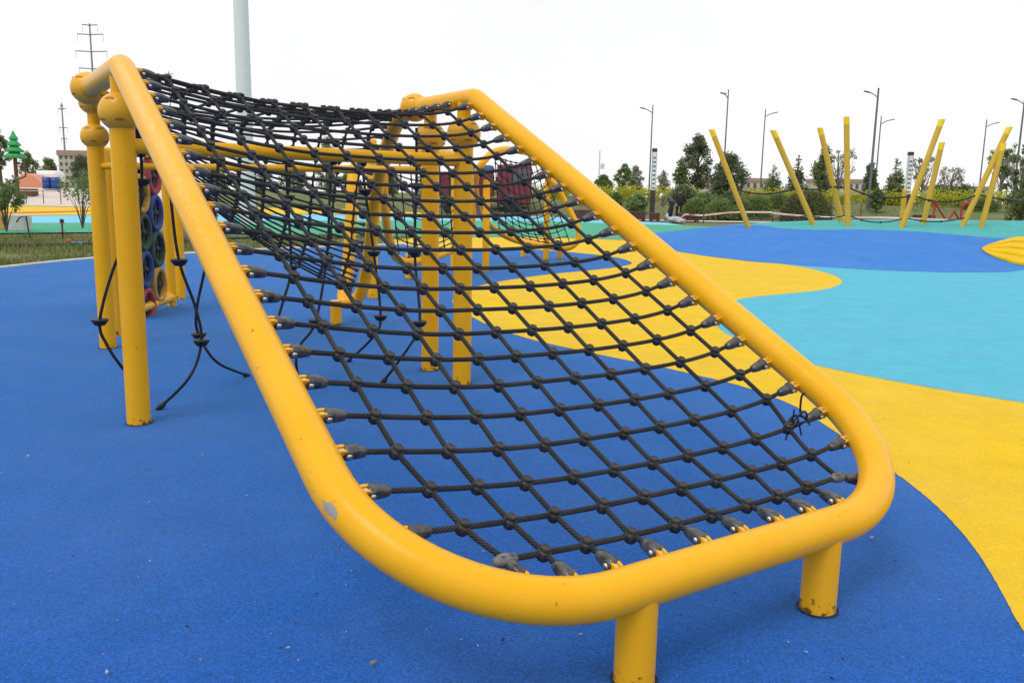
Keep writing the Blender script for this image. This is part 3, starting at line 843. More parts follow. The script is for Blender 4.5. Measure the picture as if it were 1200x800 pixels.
# ================================================================== tyre wall on the left
A_ = V((-3.46, 7.75, 0)); B_ = V((-3.53, 8.72, 0)); dW = (B_-A_).normalized(); nW = V((dW.y, -dW.x, 0))
tw = thing('tyre_wall', 'climbing wall of coloured tyres in a yellow tube frame behind the left posts', 'tyre wall', A_)
mb = MB(); mb.tube(resample(fillet([A_+V((0, 0, -.03)), A_+V((0, 0, 1.52)), B_+V((0, 0, 1.52)), B_+V((0, 0, .0))], .12, 8), .1), .048, 16); mb.build('wall_frame', M_yel, tw)
mb = MB(); mb.tube([A_+V((0, 0, .09)), B_+V((0, 0, .09))], .045, 16); mb.build('bottom_bar', M_yel, tw)
TC = {'red': (.32, .055, .07), 'blue': (.025, .065, .20), 'green': (.028, .062, .038), 'yellow': (.45, .26, .04)}
TM = {k: mat(k+'_tyre', c, rough=.75, var=.3, vscale=12, bump=.4, bscale=50) for k, c in TC.items()}
M_strap_shade = mat('strap_and_hole_shade', (.02, .02, .022), rough=.6)
TR_ = .188
cols = ['yellow', 'red', 'green', 'blue']; order = {}
def tyre(c, colr, small=False):
    Mx = Matrix((dW, V((0, 0, 1)), nW)).transposed().to_4x4(); Mx.translation = c
    m_ = MB(); prof = []
    ring = [(TR_*.66, .032), (TR_*.74, .047), (TR_*.9, .045), (TR_*.985, .030), (TR_, .0), (TR_*.985, -.030), (TR_*.9, -.045), (TR_*.74, -.047), (TR_*.66, -.032)]
    n = 40; b = 0
    for (r, z) in ring:
        for k in range(n):
            a = 2*PI*k/n; rr = r*(1-(.035 if (k % 2 == 0 and r > TR_*.95) else 0)); m_.v.append(Mx @ V((rr*math.cos(a), rr*math.sin(a), z)))
    for i in range(len(ring)-1):
        for k in range(n):
            k2 = (k+1) % n; m_.face([i*n+k, i*n+k2, (i+1)*n+k2, (i+1)*n+k])
    # inner wall
    for k in range(n):
        k2 = (k+1) % n; m_.face([k, (len(ring)-1)*n+k, (len(ring)-1)*n+k2, k2])
    o = m_.build('tyre', TM[colr], tw); o['label'] = colr+' tyre'
    m_ = MB()
    for ang in (0, PI/2): m_.box((0, 0, .012), (TR_*1.3, .035, .02), Mx @ Matrix.Rotation(ang, 4, 'Z'))
    m_.lathe([(TR_*.68, -.006), (TR_*.68, .0), (.03, .003), (.028, .03), (.004, .034)], 20, Mx)  # black disc put in as painted shade inside the tyre hole
    m_.build('strap_and_shade_disc', M_strap_shade, o)
for lay, (s_, zt, seq_) in enumerate([(.20, 1.14, ['yellow', 'green', 'blue', 'red']), (.55, 1.31, ['red', 'blue', 'green', 'yellow'])]):
    for ri, cn in enumerate(seq_): tyre(A_+dW*s_+V((0, 0, zt-ri*.348)), cn)
for ri, cn in enumerate(['blue', 'yellow', 'red', 'green']): tyre(A_+dW*.40-nW*.10+V((0, 0, 1.25-ri*.348)), cn)

def tall_post(px, py, top_py, label, r=.0585, group=None, ball=False, cat='post'):
    g = G(px, py); zt = P(px, top_py, g.y).z
    m_ = MB(); m_.tube([g+V((0, 0, -.04)), g+V((0, 0, .03)), g+V((0, 0, zt*.5)), g+V((0, 0, zt-r*.6))], r, 20)
    m_.ball(g+V((0, 0, zt-r*.6)), r*.998, 16, sc=(1, 1, .6))
    o = m_.build('yellow_post', M_yel); tag(o, label, cat, group); return o
tall_post(137, 393, 172, 'thin yellow post right behind the far left ball topped post', .055)
tall_post(212, 350, 186, 'yellow post behind the left side of the net, right of the tyre wall', .055)
tall_post(437, 349, 162, 'round topped yellow post behind the net, left of the two tall posts', .06)

# ================================================================== the two net hammocks behind
M_netfar = mat('dark_net', (.022, .022, .024), rough=.7)
def far_net(loop, edges, legs, posts, label, nx, ny, sag):
    root = thing('net_frame', label, 'climbing net', (legs[0].x, legs[0].y, 0), 'smaller rope net frames behind the large net')
    m_ = MB(); m_.tube(catmull(loop, 8, True), .055, 14, closed=True); m_.build('frame_tube', M_yel, root)
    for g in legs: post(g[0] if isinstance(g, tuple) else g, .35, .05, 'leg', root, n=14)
    for g, zt in posts: 
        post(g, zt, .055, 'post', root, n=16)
    a, b, c, d = edges   # corners tl tr br bl
    def s(u, v):
        p = a.lerp(b, u).lerp(d.lerp(c, u), v); return p-V((0, 0, sag*4*u*(1-u)*(.3+v*(1-v)*2.8)))
    m_ = MB()
    for i in range(nx+1): m_.tube([s(i/nx, k/12) for k in range(13)], .009, 5)
    for j in range(ny+1): m_.tube([s(k/12, j/ny) for k in range(13)], .009, 5)
    for i in range(nx+1):
        for j in range(ny+1): m_.ball(s(i/nx, j/ny), .02, 6)
    m_.build('rope_net', M_netfar, root)
    return root
lg3 = G(479, 327)
far_net([P(452, 190, 10.0), P(450, 230, 10.4), P(455, 275, 11.0), P(463, 300, 11.4), P(482, 307, 11.7), P(520, 297, 12.4), P(545, 283, 12.9), P(553, 262, 13.1), P(551, 215, 12.6), P(546, 185, 12.2), P(520, 180, 11.2), P(470, 178, 10.3)],
        (P(455, 186, 10.1), P(545, 188, 12.2), P(550, 280, 12.9), P(468, 302, 11.5)), [lg3], [(G(532, 316), 1.45)],
        'yellow framed rope net behind the two tall posts', 8, 9, .25)
far_net([P(559, 235, 14.0), P(557, 212, 13.5), P(564, 193, 13.2), P(580, 178, 13.4), P(603, 176, 14.0), P(630, 184, 15.2), P(641, 207, 15.8), P(651, 217, 15.9), P(664, 240, 16.0), P(677, 267, 16.0), P(676, 283, 16.0), P(662, 291, 16.0), P(635, 287, 16.2), P(606, 282, 16.3), P(583, 271, 16.0), P(565, 254, 15.0)],
        (P(580, 182, 13.5), P(632, 188, 15.3), P(668, 285, 16.0), P(585, 268, 15.9)), [G(613, 301), G(656, 303.5)], [(G(569, 318), 1.42), (G(639.5, 304.5), 1.5)],
        'yellow looped rope net with a blue ground patch beneath, right of the tall posts', 9, 11, .28)

# ================================================================== leaning poles on the mound
M_yelp = paint('yellow_pole_enamel', (.60, .37, .025), rust=False)
M_cap = mat('bright_yellow_cap', (.86, .60, .02), rough=.5)
def pole(bpx, tpx, label, depth=None):
    b = onmound(*bpx) if depth is None else P(bpx[0], bpx[1], depth)
    t = P(tpx[0], tpx[1], b.y)
    root = thing('leaning_pole', label, 'pole', b, 'yellow poles leaning on the mound')
    r = .062; ax = (t-b).normalized(); cutz = t.z
    def col_(p0, p1, r_, name, m, flat):
        m_ = MB(); n = 18; x = V((1, 0, 0)); x = (x-ax*x.dot(ax)).normalized(); y = ax.cross(x)
        for i, pp in enumerate((p0, p1)):
            for k in range(n):
                a = 2*PI*k/n; q = pp+(x*math.cos(a)+y*math.sin(a))*r_
                if i == 1 and flat: q = q+ax*((pp.z-q.z)/ax.z)
                m_.v.append(q)
        for k in range(n): m_.face([k, (k+1) % n, n+(k+1) % n, n+k])
        m_.v += [v.copy() for v in m_.v[:2*n]]
        m_.face(list(range(2*n, 3*n))[::-1], None, False); m_.face(list(range(3*n, 4*n)), None, False)
        return m_.build(name, m, root)
    col_(b-ax*.12, t-ax*.17, r, 'pole_body', M_yelp, False)
    col_(t-ax*.172, t, r*1.03, 'end_cap', M_cap, True)
    return b, t
pl = [pole((877, 266), (834, 152), 'leftmost yellow pole on the mound, leaning left'),
      pole((953, 263), (906, 153), 'second yellow pole from the left, leaning left in front of the round bush'),
      pole((986, 259.5), (961, 150), 'thin left-leaning yellow pole just behind the upright one'),
      pole((993.5, 264), (992, 137), 'single upright yellow pole on the mound'),
      pole((1057, 266), (1104, 140), 'right-leaning yellow pole rising beside the short round topped post'),
      pole((1082, 262), (1104, 167), 'shorter right-leaning yellow pole in the middle of the right-hand four'),
      pole((1128, 264.5), (1183, 149), 'tallest right-leaning yellow pole near the right edge'),
      pole((1150, 266), (1176, 168), 'rightmost yellow pole, half hidden behind a leaning one')]
b = onmound(1056.5, 262); zt = P(1056.5, 222, b.y).z
mb = MB(); mb.tube([b-V((0, 0, .1)), V((b.x, b.y, zt-.04))], .055, 16); mb.ball(V((b.x, b.y, zt-.04)), .055, 14)
tag(mb.build('short_post', M_yelp), 'short upright yellow post with a rounded top on the mound', 'post')
def pole_rope(pairs, r, label):
    m_ = MB()
    for (a, b, sag) in pairs:
        pts = []
        for k in range(13):
            t = k/12; pts.append(a.lerp(b, t)-V((0, 0, sag*4*t*(1-t))))
        m_.tube(pts, r, 6); m_.ball(a, r*2.2, 8); m_.ball(b, r*2.2, 8)
        for t in (.33, .66): m_.ball(pts[int(t*12)], r*2, 8)
    tag(m_.build('rope', M_netfar), label, 'rope', 'ropes strung between the mound poles')
def on(p, k): return p[0].lerp(p[1], k)
seq = [pl[0], pl[1], pl[2], pl[3]]
pole_rope([(on(pl[0], .40), on(pl[1], .40), .14), (on(pl[1], .40), on(pl[2], .38), .06), (on(pl[2], .38), on(pl[3], .36), .02), (on(pl[3], .36), on(pl[4], .30), .14), (on(pl[4], .3), on(pl[6], .32), .16), (on(pl[6], .32), on(pl[6], .32)+V((3.2, .5, .02)), .15)], .018,
          'upper black rope strung from pole to pole across the mound')
pole_rope([(on(pl[0], .09), on(pl[1], .10), .05), (on(pl[1], .10), on(pl[3], .10), .07), (on(pl[3], .1), on(pl[4], .09), .14), (on(pl[4], .09), on(pl[6], .09), .1)], .014,
          'lower black rope strung close above the teal mound top')
# sunken yellow seat steps at the right edge of the mound
st_u = catmull([onmound(*q) for q in [(1150, 291), (1165, 289.5), (1185, 289), (1210, 288.5), (1260, 288), (1330, 288)]], 5)
st_l = catmull([onmound(*q) for q in [(1151, 292.5), (1158, 298), (1174, 304.5), (1200, 311), (1255, 314), (1330, 314)]], 5)
mb = MB(); NS = 4
def stp(i, kk, h):
    u, l = st_u[i], st_l[i]; e = min(1, i/11.0); return l.lerp(u, kk)+V((0, 0, .008+h*e))
for k in range(NS):
    h0, h1 = .05*k+.043, .05*k
    for i in range(len(st_u)-1):
        lo = h1 if k else -.004
        mb.poly([stp(i, k/NS, lo), stp(i+1, k/NS, lo), stp(i+1, k/NS+.004, h0), stp(i, k/NS+.004, h0)])          # riser
        mb.poly([stp(i, k/NS+.004, h0), stp(i+1, k/NS+.004, h0), stp(i+1, (k+1)/NS, .05*(k+1)), stp(i, (k+1)/NS, .05*(k+1))])
for i in range(len(st_u)-1):
    mb.poly([stp(i, 1, .05*NS), stp(i+1, 1, .05*NS), st_u[i+1]+V((0, .12, -.03)), st_u[i]+V((0, .12, -.03))])
struct(mb.build('yellow_steps', R_yel))

# ================================================================== vegetation
M_bark = mat('bark', (.10, .075, .055), rough=.9, var=.3, vscale=8)
M_leafD = leafmat('dark_leaf', (.135, .175, .095), (.20, .245, .135))
M_leafM = leafmat('mid_leaf', (.16, .215, .085), (.235, .29, .13))
M_leafL = leafmat('light_leaf', (.19, .28, .09), (.27, .35, .14))
M_leafP = leafmat('pale_leaf', (.36, .38, .30), (.46, .47, .40))
M_hedge = leafmat('yellow_hedge_leaf', (.60, .56, .04), (.42, .46, .05))
M_twig = mat('pale_twig', (.22, .19, .15), rough=.9)
def leaves(mbx, blobs, n, size, rng, el=.6):
    vol = [b[1][0]*b[1][1]*b[1][2] for b in blobs]; tot = sum(vol)
    for (c, r), vv in zip(blobs, vol):
        for _ in range(max(6, int(n*vv/tot))):
            d = V((rng.gauss(0, 1), rng.gauss(0, 1), rng.gauss(0, 1))).normalized()*(rng.random()**.6)*1.15*(1+.18*rng.uniform(-1, 1))
            p = c+V((d.x*r[0], d.y*r[1], d.z*r[2]))
            a = V((rng.uniform(-1, 1), rng.uniform(-1, 1), rng.uniform(-.7, .7))).normalized(); b2 = a.cross(V((rng.uniform(-1, 1), rng.uniform(-1, 1), rng.uniform(-1, 1)))).normalized()
            s = size*rng.uniform(.6, 1.4)
            mbx.poly([p-a*s, p-b2*s*el, p+a*s, p+b2*s*el], False)
def tree(loc, h, w, kind, label, seed, lm, group='trees along the park edge', nleaf=3300, leaf=.085, trunk_frac=.3, dens=1.0):
    rng = random.Random(seed); loc = V(loc)
    root = thing('tree', label, 'tree', loc, group)
    tb = MB(); blobs = []
    tr = .028*h+.03
    top = V((rng.uniform(-.05, .05)*h, rng.uniform(-.05, .05)*h, h*.93))
    spine = catmull([V((0, 0, -.1)), V((rng.uniform(-.03, .03)*h, 0, h*.35)), V((top.x*.6, top.y*.6, h*.65)), top], 5)
    tb.tube([loc+p for p in spine], tr, 8, rf=lambda t: tr*(1-.85*t))
    if kind == 'round':
        nb = 34
        for i in range(nb):
            z = lerp(trunk_frac, .95, (i+.5)/nb)*h; rad = w/2*math.sin(PI*min(1, max(.12, ((z/h)-trunk_frac+.12)/(1.08-trunk_frac))))
            a = i*2.4+rng.uniform(-.4, .4); k = rng.uniform(.35, .95)
            c = V((math.cos(a)*rad*k, math.sin(a)*rad*k, z)); sz = rng.uniform(.09, .19)*w
            blobs.append((c, (sz, sz, sz*.8)))
            tb.tube([loc+spine[min(len(spine)-1, int(len(spine)*z/h*.75))], loc+c], tr*.3, 5, rf=lambda t: tr*.3*(1-.7*t))
    elif kind == 'cone':
        for i in range(18):
            f = (i+.5)/18; z = lerp(trunk_frac, .98, f)*h; rad = w/2*(1-f)**.75
            for k in range(2 if f < .7 else 1):
                a = i*2.4+k*PI+rng.uniform(-.5, .5); c = V((math.cos(a)*rad*.55, math.sin(a)*rad*.55, z-rad*.1)); sz = max(.08*w, rad*.55)
                blobs.append((c, (sz, sz, sz*.55+.04*h)))
                tb.tube([loc+V((0, 0, z)), loc+c], tr*.25, 4, rf=lambda t: tr*.25*(1-.7*t))
    elif kind == 'column':
        for i in range(12):
            f = (i+.5)/12; z = lerp(trunk_frac, .97, f)*h; rad = w/2*math.sin(PI*(.15+.8*f))**.6
            a = rng.uniform(0, 7); c = V((math.cos(a)*rad*.35, math.sin(a)*rad*.35, z)); blobs.append((c, (rad*.75, rad*.75, h*.075)))
            tb.tube([loc+V((0, 0, z-h*.08)), loc+c], tr*.25, 4)
    elif kind == 'bare':
        for i in range(46):
            f = rng.random(); z0 = lerp(.2, .6, f)*h; a = rng.uniform(0, 2*PI); L_ = w/2*rng.uniform(.5, 1)
            c = V((math.cos(a)*L_, math.sin(a)*L_, lerp(z0+.15*h, h, rng.uniform(.2, 1)*(1-.4*L_/w))))
            m = V((0, 0, z0)).lerp(c, .5)+V((math.cos(a)*.08*w, math.sin(a)*.08*w, 0))
            tb.tube([loc+q for q in catmull([V((0, 0, z0)), m, c], 3)], .012*h*.4, 4, rf=lambda t: .02*(1-.8*t)+.006)
            if i % 2 == 0: blobs.append((c, (w*.09, w*.09, w*.09)))
        nleaf = nleaf//6
    tb.build('trunk', M_bark if kind != 'bare' else M_twig, root)
    cb = MB(); leaves(cb, blobs, int(nleaf*dens), leaf, rng)
    cb.v = [loc+v for v in cb.v]
    cb.build('crown', lm, root)
    return root
def at_px(px, base_z, y, ):
    # ground position straight below a photo column at distance y
    d = ray(px, 235); return V((d.x/d.y*y, y, base_z))
def tree_px(px, top, y, wpx, kind, label, seed, lm, **kw):
    p = at_px(px, 0, y); p.z = hb(p.x, p.y)
    zt = P(px, top, y).z
    return tree(p, zt-p.z, wpx*y/994, kind, label, seed, lm, **kw)
# right hand side, left to right
tree_px(707, 206, 66, 24, 'round', 'small rounded shrub tree left of the lone sign post', 1, M_leafM, trunk_frac=.05)
tree_px(731, 190, 62, 22, 'round', 'slim fresh green young tree left of the dark patterned light column', 2, M_leafL, trunk_frac=.15, dens=.6)
tree_px(744, 194, 68, 18, 'round', 'pale silvery sparse young tree', 3, M_leafP, trunk_frac=.2, dens=.5)
tree_px(776, 200, 70, 16, 'column', 'thin pale green tree just right of the light column', 4, M_leafP, dens=.4)
tree_px(815, 157, 62, 40, 'round', 'tall loose dark green tree above the two workers', 5, M_leafD, trunk_frac=.25, dens=1.3)
tree_px(797, 186, 60, 18, 'column', 'thin leaning green tree left of the tall loose dark one', 6, M_leafM, dens=.5)
tree_px(851, 180, 56, 50, 'round', 'broad dark evergreen tree behind the leftmost leaning pole', 7, M_leafD, trunk_frac=.08, dens=1.4)
tree_px(905, 193, 64, 36, 'cone', 'mid green bushy tree at the foot of a street lamp', 8, M_leafM, trunk_frac=.05, dens=.9)
tree_px(932, 183, 62, 34, 'cone', 'dark pointed evergreen behind the round bush', 9, M_leafD, trunk_frac=.05, dens=1.1)
tree_px(961, 168, 60, 24, 'column', 'tall narrow columnar green tree behind the thin pole', 10, M_leafM, trunk_frac=.1, dens=1.0)
tree_px(979, 172, 64, 36, 'bare', 'bare twiggy tree between the thin pole and the upright pole', 11, M_leafP)
tree_px(1018, 190, 60, 18, 'column', 'small dark columnar tree beside the tall double lamps', 12, M_leafD, trunk_frac=.05)
tree_px(1048, 186, 58, 36, 'cone', 'dense green conifer left of the second light column', 13, M_leafM, trunk_frac=.03, dens=1.2)
tree_px(1079, 182, 66, 30, 'bare', 'thin leafing tree right of the second light column', 14, M_leafP)
tree_px(1112, 194, 70, 30, 'bare', 'small fan shaped bare tree between leaning poles', 15, M_leafP)
tree_px(1098, 218, 64, 40, 'round', 'low dark rounded shrub behind the hedge', 16, M_leafM, trunk_frac=.02)
tree_px(1128, 219, 62, 42, 'round', 'low wide dark shrub right of the fan shaped bare tree', 17, M_leafD, trunk_frac=.02)
tree_px(1172, 168, 58, 34, 'bare', 'tall thin twiggy tree behind the rightmost poles', 18, M_leafL)
tree_px(1196, 165, 34, 46, 'bare', 'large feathery green tree cut by the right picture edge', 19, M_leafM, nleaf=9000, leaf=.07)
tree_px(1204, 205, 33, 52, 'round', 'dense feathery bush at the right edge beside the planters', 20, M_leafM, trunk_frac=.0, nleaf=3000, leaf=.07)
tree_px(800, 218, 54, 34, 'round', 'low green shrub right behind the standing worker', 21, M_leafM, trunk_frac=.02)
tree_px(826, 226, 50, 40, 'round', 'light green spreading shrub right of the workers', 22, M_leafL, trunk_frac=.05, dens=.7)
tree_px(858, 224, 48, 44, 'round', 'bushy light green shrub below the broad dark evergreen', 23, M_leafM, trunk_frac=.04, dens=.8)
tree_px(747, 228, 50, 26, 'round', 'small spreading shrub left of the workers', 24, M_leafL, trunk_frac=.15, dens=.5)
tree_px(722, 226, 52, 20, 'round', 'small sparse shrub under the young tree', 25, M_leafL, trunk_frac=.15, dens=.5)
tree_px(1028, 222, 52, 20, 'round', 'small upright young shrub beside the lamp bases', 26, M_leafM, trunk_frac=.2, dens=.5)
# round clipped bush
def dome(px, y, wpx, top, label, seed, lm, n, leaf):
    rng = random.Random(seed); p = at_px(px, 0, y); p.z = hb(p.x, p.y); h = P(px, top, y).z-p.z; w_ = wpx*y/994/2
    root = thing('bush', label, 'bush', p, 'bushes on the park lawn'); tb = MB()
    for k in range(7):
        a = k*.9; tb.tube(catmull([p, p+V((math.cos(a)*w_*.3, math.sin(a)*w_*.3, h*.4)), p+V((math.cos(a)*w_*.7, math.sin(a)*w_*.7, h*.75))], 3), .025, 5)
    tb.build('stems', M_bark, root); cb = MB()
    for _ in range(n):
        d = V((rng.gauss(0, 1), rng.gauss(0, 1), abs(rng.gauss(0, 1)))).normalized(); r = (.72+.28*rng.random())*(1+.10*noise.noise(d*3.1))
        c = p+V((d.x*w_*r, d.y*w_*r, h*d.z**.8*r)); c.z = max(c.z, p.z+.02)
        a = (d+V((rng.uniform(-1, 1), rng.uniform(-1, 1), rng.uniform(-.4, 1)))*.8).normalized(); b_ = a.cross(V((rng.uniform(-1, 1), rng.uniform(-1, 1), rng.uniform(-1, 1)))).normalized(); s_ = leaf*rng.uniform(.7, 1.5)
        cb.poly([c-a*s_, c-b_*s_*.35, c+a*s_, c+b_*s_*.35])
    cb.build('foliage', lm, root)
M_olive = leafmat('olive_leaf', (.15, .165, .065), (.21, .22, .10))
dome(946, 46.9, 58, 223, 'rounded olive green bush between two leaning poles', 27, M_olive, 6500, .085)
dome(845, 47.5, 40, 233, 'loose low green bush just left of the leftmost leaning pole', 28, M_leafL, 2200, .09)
dome(888, 50, 34, 228, 'low leafy bush between the two leftmost leaning poles', 29, M_leafL, 1900, .09)
dome(913, 53, 26, 226, 'small low bush left of the rounded olive one', 30, M_leafL, 1500, .09)
dome(815, 48.5, 30, 232, 'low green bush behind the planter right of the sacks', 130, M_leafL, 1600, .09)
dome(1150, 54, 40, 232, 'low dark bush beyond the red tube frame', 131, M_leafM, 1800, .09)
# left hand side
GL = 'trees on the left horizon'
tree_px(3, 146, 80, 22, 'round', 'leafy tree behind the plastic pine at the left edge', 31, M_leafM, group=GL)
tree_px(36, 178, 84, 26, 'round', 'rounded tree right of the plastic pine', 32, M_leafM, group=GL, trunk_frac=.1)
tree_px(60, 186, 76, 24, 'round', 'feathery green tree behind the blue drums', 33, M_leafM, group=GL, trunk_frac=.05)
tree_px(98, 182, 82, 26, 'round', 'dark tree before the tall beige building', 34, M_leafD, group=GL, trunk_frac=.05)
tree_px(180, 196, 80, 50, 'round', 'low trees seen between the tyre wall and the net tube', 35, M_leafD, group=GL, trunk_frac=.05)
for i, (px, top, wpx) in enumerate([(255, 198, 40), (300, 188, 44), (345, 194, 40), (385, 160, 30), (410, 200, 34), (455, 205, 30), (500, 200, 30), (545, 206, 34), (600, 196, 40), (650, 205, 34), (683, 212, 20)]):
    tree_px(px, top, 74+3*(i % 3), wpx, 'round', ['dense tree far behind the net, first from the left tube', 'wide tree far behind the left part of the net', 'dark tree far behind the hanging ropes', 'taller pale tree showing above the cross bar', 'low tree behind the narrow rear tube', 'low tree left of the two tall posts', 'tree behind the left tall post', 'tree right behind the right tall post', 'tree behind the red truck', 'tree right of the red truck', 'small tree just left of the sign post'][i], 40+i,
            [M_leafM, M_leafD, M_leafM, M_leafL][i % 4], group='trees behind the net', trunk_frac=.04)
def shrub(px, py, top, wpx, label, seed, lm, n=420, stems=9, leaf=.035):
    g = G(px, py); h = P(px, top, g.y).z; wd = wpx*g.y/994; rng = random.Random(seed)
    root = thing('shrub', label, 'shrub', g, 'young shrubs in the left grass'); tb = MB(); blobs = []
    for k in range(stems):
        a = rng.uniform(0, 2*PI); L_ = wd/2*rng.uniform(.3, 1); zz = h*rng.uniform(.6, 1)
        e = V((math.cos(a)*L_, math.sin(a)*L_, zz)); m = V((e.x*.35, e.y*.35, zz*.55))
        tb.tube([g+q for q in catmull([V((0, 0, 0)), m, e], 4)], .012, 5, rf=lambda t: .016*(1-.8*t)); blobs += [(e, (wd*.13, wd*.13, h*.10)), (m.lerp(e, .6), (wd*.10, wd*.10, h*.1))]
    tb.build('stems', M_bark, root); cb = MB(); leaves(cb, blobs, n, leaf, rng); cb.v = [g+v for v in cb.v]; cb.build('foliage', lm, root)
shrub(8, 272, 212, 52, 'leafy green shrub at the left picture edge beside the white block', 61, M_leafM, 1500, 14, .05)
shrub(97, 268, 203, 50, 'sparse open shrub with bare stems left of the yellow posts', 62, M_leafM, 700, 12, .045)
shrub(246, 284, 236, 36, 'small sparse shrub seen under the left tube of the net', 63, M_leafL, 400, 9, .04)
# hedge
def hedge(x0, x1, y, h, d, label, seed):
    rng = random.Random(seed); m_ = MB(); blobs = []
    x = x0
    while x < x1:
        z = hb(x, y); blobs.append((V((x, y+rng.uniform(-.1, .1)*d, z+h*.45)), (.55, d/2, h*.55*rng.uniform(.85, 1.1)))); x += .7
    leaves(m_, blobs, int((x1-x0)*520), .075, rng)
    return tag(m_.build('hedge', M_hedge), label, 'hedge', 'yellow green hedges')
hedge(3.5, 12.3, 58, 1.0, 1.3, 'yellow green clipped hedge behind the workers', 71)
hedge(13.2, 26.5, 57, 1.0, 1.3, 'long yellow green hedge crossing behind the leaning poles', 72)
hedge(26.8, 38.5, 56, 1.1, 1.3, 'yellow green hedge at the right behind the red equipment', 73)
hedge(-3.5, 3.0, 59, 1.0, 1.3, 'yellow green hedge seen through and beside the right tube', 74)
# grass tufts
rng = random.Random(5); mb = MB(); cnt = 0
M_tuft = mat('grass_blades', (.11, .19, .045), rough=.8, spec=.2, vscale=.8, col2=(.27, .24, .11))
kx = [(p.x, p.y) for p in kerb_far]
while cnt < 9000:
    px = rng.uniform(-120, 480); py = rng.uniform(274.5, 318); g = G(px, py)
    if g.y < pw(sorted(kx), g.x)+.08: continue
    if noise.noise(V((g.x*.5, g.y*.5, 0))) < rng.uniform(-.5, .25): continue
    cnt += 1; a = rng.uniform(0, PI); h = rng.uniform(.03, .10); d = V((math.cos(a), math.sin(a), 0))*rng.uniform(.01, .025)
    tip = g+V((rng.uniform(-.04, .04), rng.uniform(-.04, .04), h)); mb.poly([g-d-V((0, 0, .03)), g+d-V((0, 0, .03)), tip])
for _ in range(7000):
    x = rng.uniform(2, 42); y = rng.uniform(46.7, 57); z = hb(x, y)
    if noise.noise(V((x*.3, y*.3, 4))) < rng.uniform(-.45, .3): continue
    a = rng.uniform(0, PI); d = V((math.cos(a), math.sin(a), 0))*.06; g = V((x, y, z-.05)); mb.poly([g-d, g+d, g+V((rng.uniform(-.1, .1), 0, rng.uniform(.05, .15)))])
o = mb.build('grass', M_tuft); stuff(o); o['label'] = 'patchy short grass beside the rubber surfaces'; o['category'] = 'grass'

# ================================================================== lamps, signs, columns
M_grey = mat('dark_grey_steel', (.13, .14, .17), rough=.5, var=.15)
M_lgrey = mat('pale_grey_paint', (.66, .70, .74), rough=.6, var=.03)
M_white = mat('white_panel', (.75, .75, .76), rough=.5)
M_dark = mat('dark_metal', (.035, .030, .030), rough=.5)
def street_lamp(px, top, y, arm, label, r=.058, al_=.72):
    p = at_px(px, 0, y); p.z = hb(p.x, p.y)-.05; q = P(px, top, y); H_ = q.z
    lean = V((q.x-p.x, 0, 0)) if abs(q.x-p.x) < 1.2 else V()
    root = thing('street_lamp', label, 'street lamp', p, 'street lamps')
    m_ = MB(); m_.tube([p, V((p.x, p.y, p.z+.8))], r*1.6, 10); m_.tube([V((p.x, p.y, p.z+.8)), V((p.x, p.y, H_))], r, 10, rf=lambda t: r*(1-.35*t)); m_.build('pole', M_grey, root)
    t0 = V((p.x, p.y, H_-.55)); e = t0+V((arm*al_, -.1, .3))
    m_ = MB(); m_.tube(catmull([t0, t0.lerp(e, .5)+V((0, 0, .05)), e], 4), .03, 8); m_.build('arm', M_grey, root)
    m_ = MB(); m_.box((0, 0, 0), (.38, .18, .07), Matrix.Translation(e) @ Matrix.Rotation(-.22*arm, 4, 'Y'), .02); m_.build('lamp_head', M_grey, root)
street_lamp(760, 123, 62, -1, 'grey street lamp with its arm pointing left, above the workers')
street_lamp(846, 105, 56, -1, 'tall grey street lamp rising behind the leftmost leaning pole', al_=.35)
street_lamp(890, 128, 66, 1, 'slender street lamp with its arm to the right, left of the second pole')
street_lamp(1018, 103, 53, -1, 'tallest dark street lamp with its arm to the left, right of the upright pole', .085)
street_lamp(1024, 136, 62, 1, 'thinner lamp with its arm to the right close behind the tallest lamp')
street_lamp(1146, 140, 66, 1, 'thin street lamp with its arm to the right behind the tallest leaning pole')
street_lamp(1187, 112, 56, -1, 'dark street lamp at the right picture edge', .075)
street_lamp(1139, 214, 150, 1, 'tiny distant lamp between the right-hand poles', .08)
def light_column(px, base, top, y, label):
    g = at_px(px, 0, y); g.z = hb(g.x, g.y)-.05 if y > 47 else 0
    H_ = P(px, top, y).z-g.z
    root = thing('light_column', label, 'light column', g, 'square park light columns')
    wd = .25
    m_ = MB(); m_.box((g.x, g.y, g.z+H_*.21), (wd, wd, H_*.42), None, .015); m_.build('column_base', M_dark, root)
    m_ = MB(); m_.box((g.x, g.y, g.z+H_*.42+H_*.265), (wd*.94, wd*.94, H_*.53), None, .01); o = m_.build('lantern_panel', M_white, root)
    m_ = MB()
    for k in range(8):
        z = g.z+H_*(.45+.06*k)
        for sx in (-1, 1):
            m_.box((g.x+sx*wd*.14*(1 if k % 2 else -1), g.y-wd*.47-.004, z), (wd*.30, .012, H_*.022)); m_.box((g.x+wd*.47+.004, g.y+sx*wd*.14, z), (.012, wd*.22, H_*.02))
    for sx in (-1, 1):
        m_.box((g.x+sx*wd*.455, g.y-wd*.47-.006, g.z+H_*.685), (wd*.06, .014, H_*.52))
    m_.build('lattice', M_grey, o)
    m_ = MB(); m_.box((g.x, g.y, g.z+H_*.975), (wd, wd, H_*.05), None, .01); m_.build('column_cap', M_dark, root)
light_column(764.5, 250, 174, 46, 'tall light column with a white lattice top beside the workers')
light_column(1062, 250, 178, 46.5, 'tall light column with a white lattice top beside the short yellow post')
